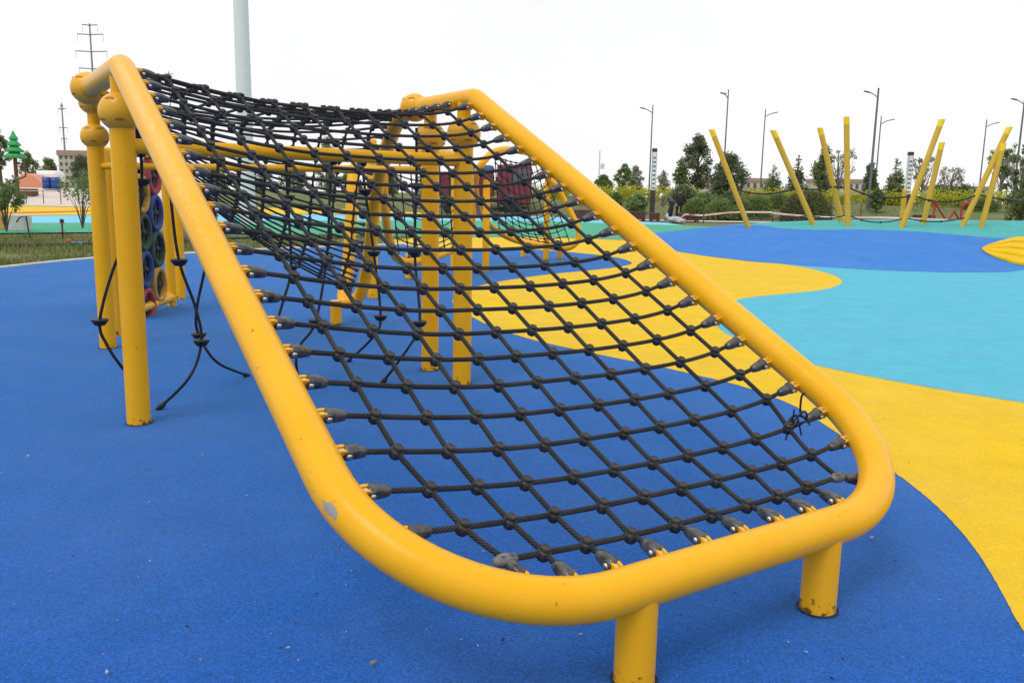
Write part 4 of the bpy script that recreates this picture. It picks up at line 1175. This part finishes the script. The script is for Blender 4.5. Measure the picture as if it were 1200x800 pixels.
# big pale mast behind the net
p = at_px(290, 0, 30); mb = MB(); mb.tube([V((p.x, p.y, -.1)), V((p.x-.0, p.y, 14))], .25, 24, rf=lambda t: .27-.05*t)
tag(mb.build('mast', M_lgrey), 'thick pale grey mast rising behind the net out of the picture top', 'mast')
# pole with little sign
p = at_px(701, 0, 72); p.z = hb(p.x, p.y)
root = thing('sign_post', 'thin pale post with a small square sign left of the young trees', 'sign post', p)
mb = MB(); mb.tube([p, V((p.x, p.y, P(703, 176, 72).z))], .05, 8); mb.build('pole', M_lgrey, root)
mb = MB(); c = P(706, 195, 72); mb.box(c, (.32, .06, .42)); mb.build('sign_panel', M_lgrey, root)
# power pylons
def pylon(px, top, y, arms, label, r):
    p = at_px(px, 0, y); H_ = P(px, top, y).z
    root = thing('power_pylon', label, 'power pylon', p, 'power pylons on the horizon')
    m_ = MB(); m_.tube([V((p.x, p.y, -1)), V((p.x, p.y, H_))], r, 10, rf=lambda t: r*(1-.5*t)); m_.build('pole', M_grey2, root)
    for (py, wpx) in arms:
        z = P(px, py, y).z; wd = wpx*y/994
        m_ = MB(); m_.tube([V((p.x-wd/2, p.y, z+.15)), V((p.x, p.y, z)), V((p.x+wd/2, p.y, z+.15))], r*.36, 6)
        m_.ball(V((p.x, p.y, z)), r*.9, 8)
        for sx in (-1, 1): m_.tube([V((p.x+sx*wd/2, p.y, z+.1)), V((p.x+sx*wd/2, p.y, z-1.6))], r*.13, 5)
        m_.build('cross_arm', M_grey2, root)
M_grey2 = mat('hazy_grey_steel', (.24, .26, .30), rough=.6)
pylon(118, 28, 220, [(30, 17), (41, 29), (61, 35), (81, 30)], 'power pylon with four cross arms above the left ball joint', .36)
pylon(205, 84, 420, [(87, 9), (95, 16)], 'small distant pylon tip above the net beside the tube', .45)
pylon(80, 121, 300, [(124, 3), (128, 9), (150, 9), (163, 6)], 'slim pylon rising before the beige building', .40)

# ================================================================== planters, people, sacks, tape
M_wood = mat('brown_planter_wood', (.10, .040, .028), rough=.7, var=.3, vscale=9)
def planter(px, py, wpx, hpx, label):
    g = G(px, py); wd = wpx*g.y/994; h = hpx*g.y/994; dp = min(wd, .7)
    root = thing('planter', label, 'planter', g, 'brown timber planters')
    m_ = MB(); nsl = 4
    for k in range(nsl): m_.box((g.x, g.y, g.z+.06+(k+.5)*(h-.12)/nsl), (wd*.94, dp*.94, (h-.12)/nsl-.015))
    m_.build('box', M_wood, root)
    m_ = MB(); m_.box((g.x, g.y, g.z+h-.035), (wd, dp, .06)); m_.build('rim', M_wood, root)
    for sx in (-1, 1):
        for sy in (-1, 1):
            m_ = MB(); m_.box((g.x+sx*(wd/2-.05), g.y+sy*(dp/2-.05), h/2-.01), (.09, .09, h-.04)); m_.build('leg', M_wood, root)
planter(684, 258, 22, 12, 'long brown planter left of the light column, half behind the right tube')
planter(745, 259, 20, 11, 'long brown planter between the right tube and the light column')
planter(767, 259.5, 10.5, 10, 'small square brown planter at the foot of the light column')
planter(806, 260, 22, 10, 'long brown planter right of the white sacks')
planter(1098, 263, 15, 6, 'small brown planter left of the red tubes')
planter(1124, 264.5, 22, 6.5, 'brown planter half behind the tallest leaning pole')
planter(1160, 266, 22, 7, 'brown planter right of the rightmost leaning pole')
planter(1082, 262, 20, 10, 'dark planter with trailing plant behind the right-leaning poles')
# people
M_skin = mat('skin', (.42, .26, .18), rough=.6); M_coat = mat('khaki_jacket', (.12, .125, .09), rough=.85, var=.2, vscale=9); M_navy = mat('dark_trousers', (.018, .020, .030), rough=.85, var=.2)
M_blk = mat('black_jacket', (.02, .02, .022), rough=.8, var=.2); M_capw = mat('white_cap', (.7, .7, .68), rough=.8); M_hair = mat('black_hair', (.012, .010, .009), rough=.6)
def person(loc, joints, bones, mats, label, headgear, seed):
    """joints: name -> (x, y, z, radius, material index)"""
    names = list(joints); me = bpy.data.meshes.new('person')
    me.from_pydata([joints[n_][:3] for n_ in names], [(names.index(a), names.index(b)) for a, b in bones], [])
    o = bpy.data.objects.new('person', me); COL.objects.link(o)
    sk = o.modifiers.new('Skin', 'SKIN'); sk.use_smooth_shade = True; ss = o.modifiers.new('Sub', 'SUBSURF'); ss.levels = 2; ss.render_levels = 2
    lay = me.skin_vertices[0].data if me.skin_vertices else me.attributes.new('x', 'FLOAT', 'POINT')
    for i, n_ in enumerate(names):
        r = joints[n_][3]; lay[i].radius = (r, r); lay[i].use_root = (n_ == 'pelvis')
    dg = bpy.context.evaluated_depsgraph_get(); nm = bpy.data.meshes.new_from_object(o.evaluated_get(dg))
    nm.name = 'person'; o.modifiers.clear(); o.data = nm; nm.materials.clear()
    for m in mats: nm.materials.append(m)
    segs = [(V(joints[a][:3]), V(joints[b][:3]), joints[b][4]) for a, b in bones]
    for p in nm.polygons:
        best = 1e9; bi = 0; c = p.center
        for a, b, mi in segs:
            ab = b-a; t = max(0, min(1, (c-a).dot(ab)/max(1e-9, ab.length_squared))); d = (c-(a+ab*t)).length
            if d < best: best = d; bi = mi
        p.material_index = bi; p.use_smooth = True
    o.location = loc; tag(o, label, 'person')
    hd = V(joints['head'][:3]); m_ = MB(); up = (hd-V(joints['neck'][:3])).normalized()
    Mx = up.to_track_quat('Z', 'Y').to_matrix(); c = hd+up*.015
    n = 16
    for i in range(6):
        th = (PI*.56)*i/5
        for k in range(n):
            a = 2*PI*k/n; m_.v.append(V(loc)+c+Mx @ (V((math.sin(th)*math.cos(a), math.sin(th)*math.sin(a), math.cos(th)))*.122))
    for i in range(5):
        for k in range(n): m_.face([i*n+k, (i+1)*n+k, (i+1)*n+(k+1) % n, i*n+(k+1) % n])
    m_.build('cap' if headgear is M_capw else 'hair', headgear, o)
    # features on the side the face looks to
    fdir = V(joints['face'][:3])-hd; fdir.normalize(); sd_ = fdir.cross(up).normalized()
    m_ = MB(); m_.ball(V(loc)+hd+fdir*.115, .018, 8, sc=(1, 1, 1.3)); m_.build('nose', M_skin, o)
    for sg in (-1, 1):
        m_ = MB(); m_.ball(V(loc)+hd+sd_*.1*sg, .03, 8, sc=(.5, .8, 1)); m_.build('ear', M_skin, o)
        m_ = MB(); m_.ball(V(loc)+hd+fdir*.098+sd_*.04*sg+up*.02, .013, 8); m_.build('eye', M_hair, o)
    return o
g = G(781, 258.6); K_ = g.y/994
B = [('pelvis', 'waist'), ('waist', 'chest'), ('chest', 'neck'), ('neck', 'head'), ('head', 'face'), ('pelvis', 'hip1'), ('hip1', 'knee1'), ('knee1', 'ank1'), ('ank1', 'toe1'), ('pelvis', 'hip2'), ('hip2', 'knee2'), ('knee2', 'ank2'), ('ank2', 'toe2'),
     ('chest', 'sh1'), ('sh1', 'el1'), ('el1', 'wr1'), ('wr1', 'hand1'), ('chest', 'sh2'), ('sh2', 'el2'), ('el2', 'wr2'), ('wr2', 'hand2')]
for s_ in '12':
    B += [('hand'+s_, 'f%s%d' % (s_, k)) for k in range(4)]+[('wr'+s_, 'thumb'+s_)]
def fingers(J, s_, d, side):
    h = V(J['hand'+s_][:3])
    for k in range(4): J['f%s%d' % (s_, k)] = (*(h+V(d)*(.085-.008*abs(k-1.5))+V(side)*(.022*(k-1.5))), .010, 2)
    w_ = V(J['wr'+s_][:3]); J['thumb'+s_] = (*(w_.lerp(h, .6)+V(side)*.05+V(d)*.03), .011, 2)
J = {'pelvis': (.27, 0, .92, .175, 1), 'waist': (.17, 0, 1.06, .18, 0), 'chest': (-.05, 0, 1.22, .195, 0), 'neck': (-.20, 0, 1.27, .06, 0), 'head': (-.31, 0, 1.29, .10, 2), 'face': (-.335, 0, 1.22, .085, 2),
     'hip1': (.25, -.10, .86, .125, 1), 'knee1': (.10, -.13, .47, .095, 1), 'ank1': (.02, -.14, .09, .07, 1), 'toe1': (-.16, -.15, .04, .045, 3),
     'hip2': (.27, .10, .86, .125, 1), 'knee2': (.26, .15, .47, .095, 1), 'ank2': (.22, .16, .09, .07, 1), 'toe2': (.04, .17, .04, .045, 3),
     'sh1': (-.08, -.20, 1.20, .095, 0), 'el1': (-.18, -.25, .93, .075, 0), 'wr1': (-.26, -.22, .68, .04, 0), 'hand1': (-.28, -.21, .60, .035, 2),
     'sh2': (-.08, .20, 1.20, .095, 0), 'el2': (-.20, .24, .94, .075, 0), 'wr2': (-.30, .16, .70, .04, 0), 'hand2': (-.33, .14, .62, .035, 2)}
fingers(J, '1', (-.15, .1, -1), (1, .3, 0)); fingers(J, '2', (-.2, -.1, -1), (1, -.3, 0))
person(g, J, B, [M_coat, M_navy, M_skin, M_dark], 'person in a khaki jacket and white cap bending forward over sacks', M_capw, 1)
g2 = G(790, 256.5)
J = {'pelvis': (0, 0, .92, .15, 1), 'waist': (.01, 0, 1.08, .15, 0), 'chest': (.0, 0, 1.30, .17, 0), 'neck': (-.03, -.02, 1.46, .06, 0), 'head': (-.06, -.03, 1.60, .10, 2), 'face': (-.09, -.05, 1.53, .085, 2),
     'hip1': (-.10, 0, .86, .10, 1), 'knee1': (-.12, -.03, .48, .075, 1), 'ank1': (-.13, .02, .09, .07, 1), 'toe1': (-.18, -.15, .04, .045, 3),
     'hip2': (.10, 0, .86, .10, 1), 'knee2': (.12, -.02, .48, .075, 1), 'ank2': (.13, .03, .09, .07, 1), 'toe2': (.12, -.15, .04, .045, 3),
     'sh1': (-.21, 0, 1.34, .075, 0), 'el1': (-.27, -.05, 1.07, .055, 0), 'wr1': (-.22, -.18, .86, .04, 0), 'hand1': (-.20, -.22, .79, .035, 2),
     'sh2': (.21, 0, 1.34, .075, 0), 'el2': (.29, .02, 1.05, .055, 0), 'wr2': (.30, -.05, .80, .04, 0), 'hand2': (.30, -.06, .71, .035, 2)}
fingers(J, '1', (.1, -.3, -.9), (1, 0, .2)); fingers(J, '2', (0, -.1, -1), (.3, -1, 0))
person(V((g2.x+.25, g2.y, 0)), J, B, [M_blk, M_navy, M_skin, M_dark], 'person in a black jacket standing behind the bending worker', M_hair, 2)
M_sack = mat('white_sack', (.55, .55, .56), rough=.7, var=.15, vscale=14, bump=.6, bscale=14, col2=(.36, .36, .39))
def sack(px, py, sx, sy, sz, label):
    g = G(px, py); m_ = MB(); m_.ball(g+V((0, 0, sz*.8)), 1, 26, sc=(sx, sy, sz), jit=.35)
    m_.tube(catmull([g+V((-sx*.8, 0, sz)), g+V((-sx*1.15, -.05, sz*1.7)), g+V((-sx*1.05, 0, sz*2.6))], 4), .07, 8, rf=lambda t: .11-.07*t)
    tag(m_.build('sack', M_sack), label, 'sack', 'white sacks by the workers')
sack(791, 261, .36, .26, .17, 'bulky white sack lying at the feet of the bending worker')
sack(797.5, 261.5, .27, .22, .12, 'smaller white sack lying just right of the bulky one')
M_tape = mat('barrier_tape', (.62, .28, .26), rough=.6, vscale=1.2, col2=(.75, .70, .68))
def tape(pts, label):
    m_ = MB()
    pts = [V(p) for p in pts]
    pp = resample(catmull(pts, 5), .6)
    up = V((0, .02, .045)); b = len(m_.v)
    for p in pp: m_.v += [p-up, p+up, p-up+V((0, .008, 0)), p+up+V((0, .008, 0))]
    for i in range(len(pp)-1):
        a = b+i*4; m_.face([a, a+4, a+5, a+1]); m_.face([a+2, a+3, a+7, a+6]); m_.face([a, a+2, a+6, a+4]); m_.face([a+1, a+5, a+7, a+3])
    tag(m_.build('barrier_tape', M_tape), label, 'barrier tape', 'red and white barrier tapes')
tape([P(798, 262, 41.5), P(802, 252, 43), P(824, 252.5, 43), P(860, 249, 42), P(905, 249, 41)], 'red and white tape strung from the sacks to the leftmost pole')
tape([P(905, 250, 40), P(940, 253, 38), P(975, 255, 36), P(1040, 255.5, 36), P(1110, 258, 36)], 'red and white tape running behind the mound poles')
M_stake = mat('stake_wood', (.10, .08, .06), rough=.9)
for i, (px, py, top, y, lab) in enumerate([(824, 266, 248, 42, 'thin dark stake holding the tape right of the sacks'), (905, 262, 246, 41, 'thin stake behind the second leaning pole'), (838, 262, 246, 46, 'thin stake in the grass left of the first pole'), (1008, 258, 240, 44, 'short stake beyond the mound right of the upright pole')]):
    p = P(px, py, y); mb = MB(); mb.tube([V((p.x, y, -.05)), V((p.x, y, max(.6, P(px, top, y).z)))], .03, 6); tag(mb.build('stake', M_stake), lab, 'stake', 'stakes in the grass')
# red tube equipment behind the poles
M_redm = mat('red_enamel', (.42, .03, .03), rough=.45)
y = 40; mb = MB()
for a, b in [((1092, 262), (1096, 238)), ((1096, 238), (1108, 257)), ((1112, 257), (1118, 247)), ((1118, 247), (1124, 257)), ((1126, 262), (1127, 241)), ((1127, 241), (1133, 239))]:
    mb.tube([P(a[0], a[1], y), P(b[0], b[1], y)], .05, 8)
mb.ball(P(1133, 238.5, y), .11, 10); mb.ball(P(1096, 238, y), .09, 10)
tag(mb.build('exercise_frame', M_redm), 'zigzag red tube exercise frame behind the right leaning poles', 'exercise equipment')

# ================================================================== far buildings and the red truck
M_wallb = mat('beige_render', (.50, .45, .38), rough=.9, var=.06, vscale=.3); M_wallp = mat('pinkish_render', (.56, .48, .44), rough=.9); M_roofr = mat('dull_red_roof', (.40, .26, .23), rough=.8); M_win = mat('window_glass', (.08, .09, .10), rough=.2)
def building(px, y, wpx, top, label, floors, bays, red):
    p = at_px(px, 0, y); wd = wpx*y/994; H_ = P(px, top, y).z; z0 = hb(p.x, y)-.3
    root = thing('building', label, 'building', (p.x, y, z0), 'buildings on the horizon')
    m_ = MB(); m_.box((p.x, y+5, (H_+z0)/2), (wd, 10, H_-z0)); m_.build('wall', M_wallb if red else M_wallp, root)
    m_ = MB(); m_.box((p.x, y+5, H_+.35), (wd+.6, 10.6, .9 if not red else 1.5)); m_.build('roof', M_roofr, root)
    for f in range(floors):
        for b in range(bays):
            m_ = MB(); m_.box((p.x-wd/2+(b+.5)*wd/bays, y-.02, z0+(f+.55)*(H_-z0)/floors), (wd/bays*.45, .12, (H_-z0)/floors*.5)); m_.build('window', M_win, root)
building(90, 250, 36, 181, 'beige multi-storey building with a red roof band left of the yellow posts', 5, 6, True)
building(872, 240, 60, 212, 'low pink building behind the trees left of the second leaning pole', 2, 8, False)
building(985, 250, 56, 213, 'low pinkish building seen behind the upright pole', 2, 8, False)
building(1130, 280, 66, 221, 'low pale building between the right leaning poles', 2, 8, False)
building(835, 260, 20, 214, 'small pale house behind the broad dark evergreen', 2, 3, False)
M_truck = mat('truck_red', (.17, .016, .03), rough=.5, var=.2, vscale=2); M_tyre = mat('tyre_rubber', (.02, .02, .02), rough=.8); M_tblue = mat('blue_tarp', (.06, .11, .25), rough=.7)
yT = 50; c0 = P(512, 250, yT); c1 = P(622, 250, yT)
root = thing('truck', 'dark red flatbed truck with a blue roof sheet parked behind the rope nets', 'truck', ((c0.x+c1.x)/2, yT, 0))
xa, xb = c0.x, c1.x; Lx = xb-xa
mb = MB(); mb.box((xb-1.0, yT+1.1, 1.75), (2.0, 2.2, 2.3), None, .12); mb.build('cab', M_truck, root)
mb = MB(); mb.box((xb-.6, yT-.02, 2.25), (1.0, .06, .8)); mb.box((xb+.005, yT+1.1, 2.25), (.05, 1.8, .8)); mb.build('cab_window', M_win, root)
mb = MB(); mb.box((xa+(Lx-2.2)/2, yT+1.1, 1.7), (Lx-2.2, 2.3, 1.3), None, .04)
for k in range(6): mb.box((xa+.25+k*(Lx-2.7)/5, yT-.08, 1.7), (.12, .08, 1.35))
mb.build('cargo_bed', M_truck, root)
mb = MB(); mb.box((xa+(Lx-2.2)/2+.6, yT+1.1, 2.6), (Lx-3.4, 2.2, .5), None, .15); mb.build('tarpaulin', M_tblue, root)
mb = MB(); mb.box((xa+Lx/2, yT+1.1, .85), (Lx-.4, 1.0, .25)); mb.build('chassis', M_dark, root)
for x_ in (xa+.8, xa+1.9, xb-1.1):
    for yy in (yT+.05, yT+2.15):
        mb = MB(); mb.lathe([(.25, -.14), (.46, -.13), (.5, -.08), (.5, .08), (.46, .13), (.25, .14)], 20, Matrix.Translation((x_, yy, .5)) @ Matrix.Rotation(PI/2, 4, 'X')); mb.build('wheel', M_tyre, root)

# ================================================================== left background
M_pgreen = mat('green_plastic', (.025, .33, .11), rough=.5); M_ptrunk = mat('brown_plastic', (.09, .04, .03), rough=.6)
g = G(22, 241); root = thing('plastic_pine', 'bright green plastic pine on a brown trunk at the left', 'tree ornament', g)
zt = P(22, 152, g.y).z; zc = P(22, 185, g.y).z
mb = MB(); mb.tube([g, V((g.x, g.y, zc+.3))], .11, 12); 
for a, b in (((.11, 0, .55*zc), (.55, 0, .62*zc)), ((.55, 0, .62*zc), (.6, 0, .85*zc)), ((.11, 0, .9*zc), (.6, 0, .85*zc))): mb.tube([g+V(a), g+V(b)], .045, 8)
mb.build('trunk', M_ptrunk, root)
mb = MB(); T_ = 4
for k in range(T_):
    z0 = lerp(zc, zt, k/T_*.86); z1 = lerp(zc, zt, min(1, (k+1.35)/T_*.86+.02)); r = lerp(.66, .25, k/(T_-1))
    mb.lathe([(.03, z0+.05), (r*.9, z0-.02), (r, z0+.06), (r*.6, lerp(z0, z1, .45)), (.03, z1)], 30, Matrix.Translation((g.x, g.y, 0)), lambda rr, z, kk: rr*(1+.06*math.cos(kk*2*PI*8/30)))
mb.build('crown', M_pgreen, root)
M_infl = mat('orange_inflatable', (.62, .26, .14), rough=.5); M_inflw = mat('white_inflatable', (.75, .76, .76), rough=.5); M_drum = mat('blue_drum', (.015, .06, .26), rough=.4)
yI = 68
root = thing('inflatable_slide', 'sagging orange and white inflatable slide beside two blue drums', 'inflatable slide', P(38, 222, yI))
a = P(20, 221, yI); b = P(52, 221, yI); zA = P(30, 203, yI).z; z0 = .95
mb = MB(); prof = [(a.x, z0), (b.x, z0), (b.x-.2, z0+.5), (b.x-.9, zA-.15), (b.x-1.5, zA), (a.x+.3, zA-.2), (a.x, z0+.6)]
mb.prism([V((x, yI, z)) for x, z in prof], (0, 3.5, 0)); mb.build('slide_body', M_infl, root)
mb = MB(); mb.box((a.x+1.4, yI+2.5, P(38, 199, yI).z-.5), (1.7, 1.6, 1.0), None, .3); mb.build('back_wall', M_inflw, root)
for i, px in enumerate((55.5, 65.5)):
    c = P(px, 220, yI-3); hh = .88
    mb = MB(); mb.lathe([(.28, 0), (.33, .02), (.335, .27), (.35, .29), (.335, .31), (.335, .58), (.35, .6), (.335, .62), (.33, .86), (.28, .88)], 24, Matrix.Translation((c.x, yI-3, z0+.02)))
    tag(mb.build('drum', M_drum), ['left blue plastic drum beside the orange inflatable', 'right blue plastic drum of the pair'][i], 'drum', 'blue plastic drums')
# low planter box before the inflatable
c = P(30, 221, 62); mb = MB(); mb.box((c.x, 62, .62), (1.4, .8, .7), None, .03); tag(mb.build('timber_box', M_wood), 'low brown timber box at the foot of the plastic pine', 'box')
# plaza fence
p0, p1 = P(-30, 236, 57), P(112, 236, 57)
root = thing('low_fence', 'low thin rail fence along the paved plaza edge', 'fence', (p0.x, 57, 0))
mb = MB(); mb.tube([V((p0.x, 57, .85)), V((p1.x, 57, .85))], .02, 6); mb.build('rail', M_conc, root)
mb = MB(); mb.tube([V((p0.x, 57, .45)), V((p1.x, 57, .45))], .015, 6); mb.build('rail', M_conc, root)
for k in range(8):
    x = lerp(p0.x, p1.x, k/7); mb = MB(); mb.tube([V((x, 57, -.05)), V((x, 57, .9))], .03, 6); mb.build('fence_post', M_stake, root)
# white block and orange block
M_block = mat('white_painted_stone', (.62, .60, .58), rough=.9, vscale=3.0, col2=(.42, .42, .42)); M_blocko = mat('orange_painted_stone', (.50, .25, .07), rough=.9, var=.25, vscale=6)
g = G(19, 270); mb = MB(); mb.box((g.x, g.y+.2, .2), (.46, .4, .42), Matrix(), .025); tag(mb.build('stone_block', M_block), 'white painted stone block at the grass edge', 'stone block')
g = G(1, 270); mb = MB(); mb.box((g.x-.02, g.y+.35, .18), (.34, .36, .36), Matrix(), .03); tag(mb.build('stone_block', M_blocko), 'orange painted stone block left of the white one', 'stone block')
# irrigation pipe with couplings, stakes
M_pipe = mat('black_pipe', (.02, .02, .022), rough=.5); M_blu = mat('blue_fitting', (.03, .15, .55), rough=.4); M_redf = mat('red_fitting', (.5, .05, .03), rough=.5)
pp = [G(x, y_)+V((0, 0, .03)) for x, y_ in [(-200, 296), (-60, 291), (0, 289.5), (60, 288.5), (110, 287), (180, 283), (260, 281), (330, 279), (400, 279.5)]]
root = thing('irrigation_pipe', 'black irrigation pipe with blue couplings lying across the grass', 'pipe', pp[2])
path = catmull(pp, 6); mb = MB(); mb.tube(path, .032, 8); mb.build('pipe', M_pipe, root)
for px in (87, 94):
    c = G(px, 287.6)+V((0, 0, .03)); d = V((1, .05, 0)); q_ = d.to_track_quat('Z', 'Y').to_matrix().to_4x4(); q_.translation = c
    mb = MB(); mb.lathe([(.03, -.05), (.045, -.045), (.048, 0), (.045, .045), (.03, .05)], 12, q_); mb.build('coupling', M_blu, root)
g = G(81, 284.5); mb = MB(); mb.lathe([(.02, 0), (.05, .01), (.05, .06), (.02, .08)], 10, Matrix.Translation(g)); tag(mb.build('valve_cap', M_redf), 'small red valve cap lying by the blue couplings', 'valve cap')
g = G(74, 281); root = thing('sprinkler', 'black sprinkler stake with red rings in the left grass', 'sprinkler', g)
mb = MB(); mb.tube([g, g+V((0, 0, .42))], .018, 8); mb.lathe([(.02, .38), (.045, .40), (.045, .45), (.02, .47)], 10, Matrix.Translation(g)); mb.build('stake', M_pipe, root)
for z in (.18, .36):
    mb = MB(); mb.lathe([(.02, 0), (.06, .005), (.06, .025), (.02, .03)], 12, Matrix.Translation(g+V((0, 0, z)))); mb.build('ring', M_redf, root)
g = G(35, 279); mb = MB(); mb.tube([g, g+V((-.05, 0, .5)), g+V((-.2, 0, .47)), g+V((-.28, 0, .36))], .018, 8); tag(mb.build('bent_stake', M_pipe), 'black bent hose stake in front of the white stone block', 'stake')
# boulder seen beside the tyre wall
g = G(196, 285); mb = MB(); mb.ball(g+V((0, 0, .3)), .5, 20, sc=(1, .8, .9), jit=.4); tag(mb.build('boulder', mat('boulder_stone', (.32, .26, .22), rough=.9, var=.3, vscale=5, bump=.6, bscale=12)), 'brown boulder seen between the tyre wall and the net tube', 'boulder')

# ================================================================== litter on the rubber
rng = random.Random(12); mb = MB(); M_lit = [mat('dry_leaf_bit', (.30, .20, .10), rough=.9), mat('pale_grit', (.34, .38, .42), rough=.9), mat('dark_grit', (.02, .02, .025), rough=.9)]
for _ in range(240):
    px = rng.uniform(-50, 1250); py = rng.uniform(300, 830)**1; g = G(px, py)
    if g.y > 14: continue
    s = rng.uniform(.0015, .0045)*(1 if rng.random() < .93 else 1.8); a = rng.uniform(0, 6.3); mb.cur = rng.choice([0, 1, 1, 2])
    d = V((math.cos(a), math.sin(a), 0)); e = V((-d.y, d.x, 0)); z = .0095
    c = V((g.x, g.y, z)); mb.prism([c-d*s*1.6, c-e*s*.6, c+d*s*1.2, c+e*s*.7], (0, 0, s*.6))
mb.cur = 0
o = mb.build('grit', M_lit); stuff(o); o['label'] = 'scattered grit and dry leaf bits on the rubber'; o['category'] = 'litter'
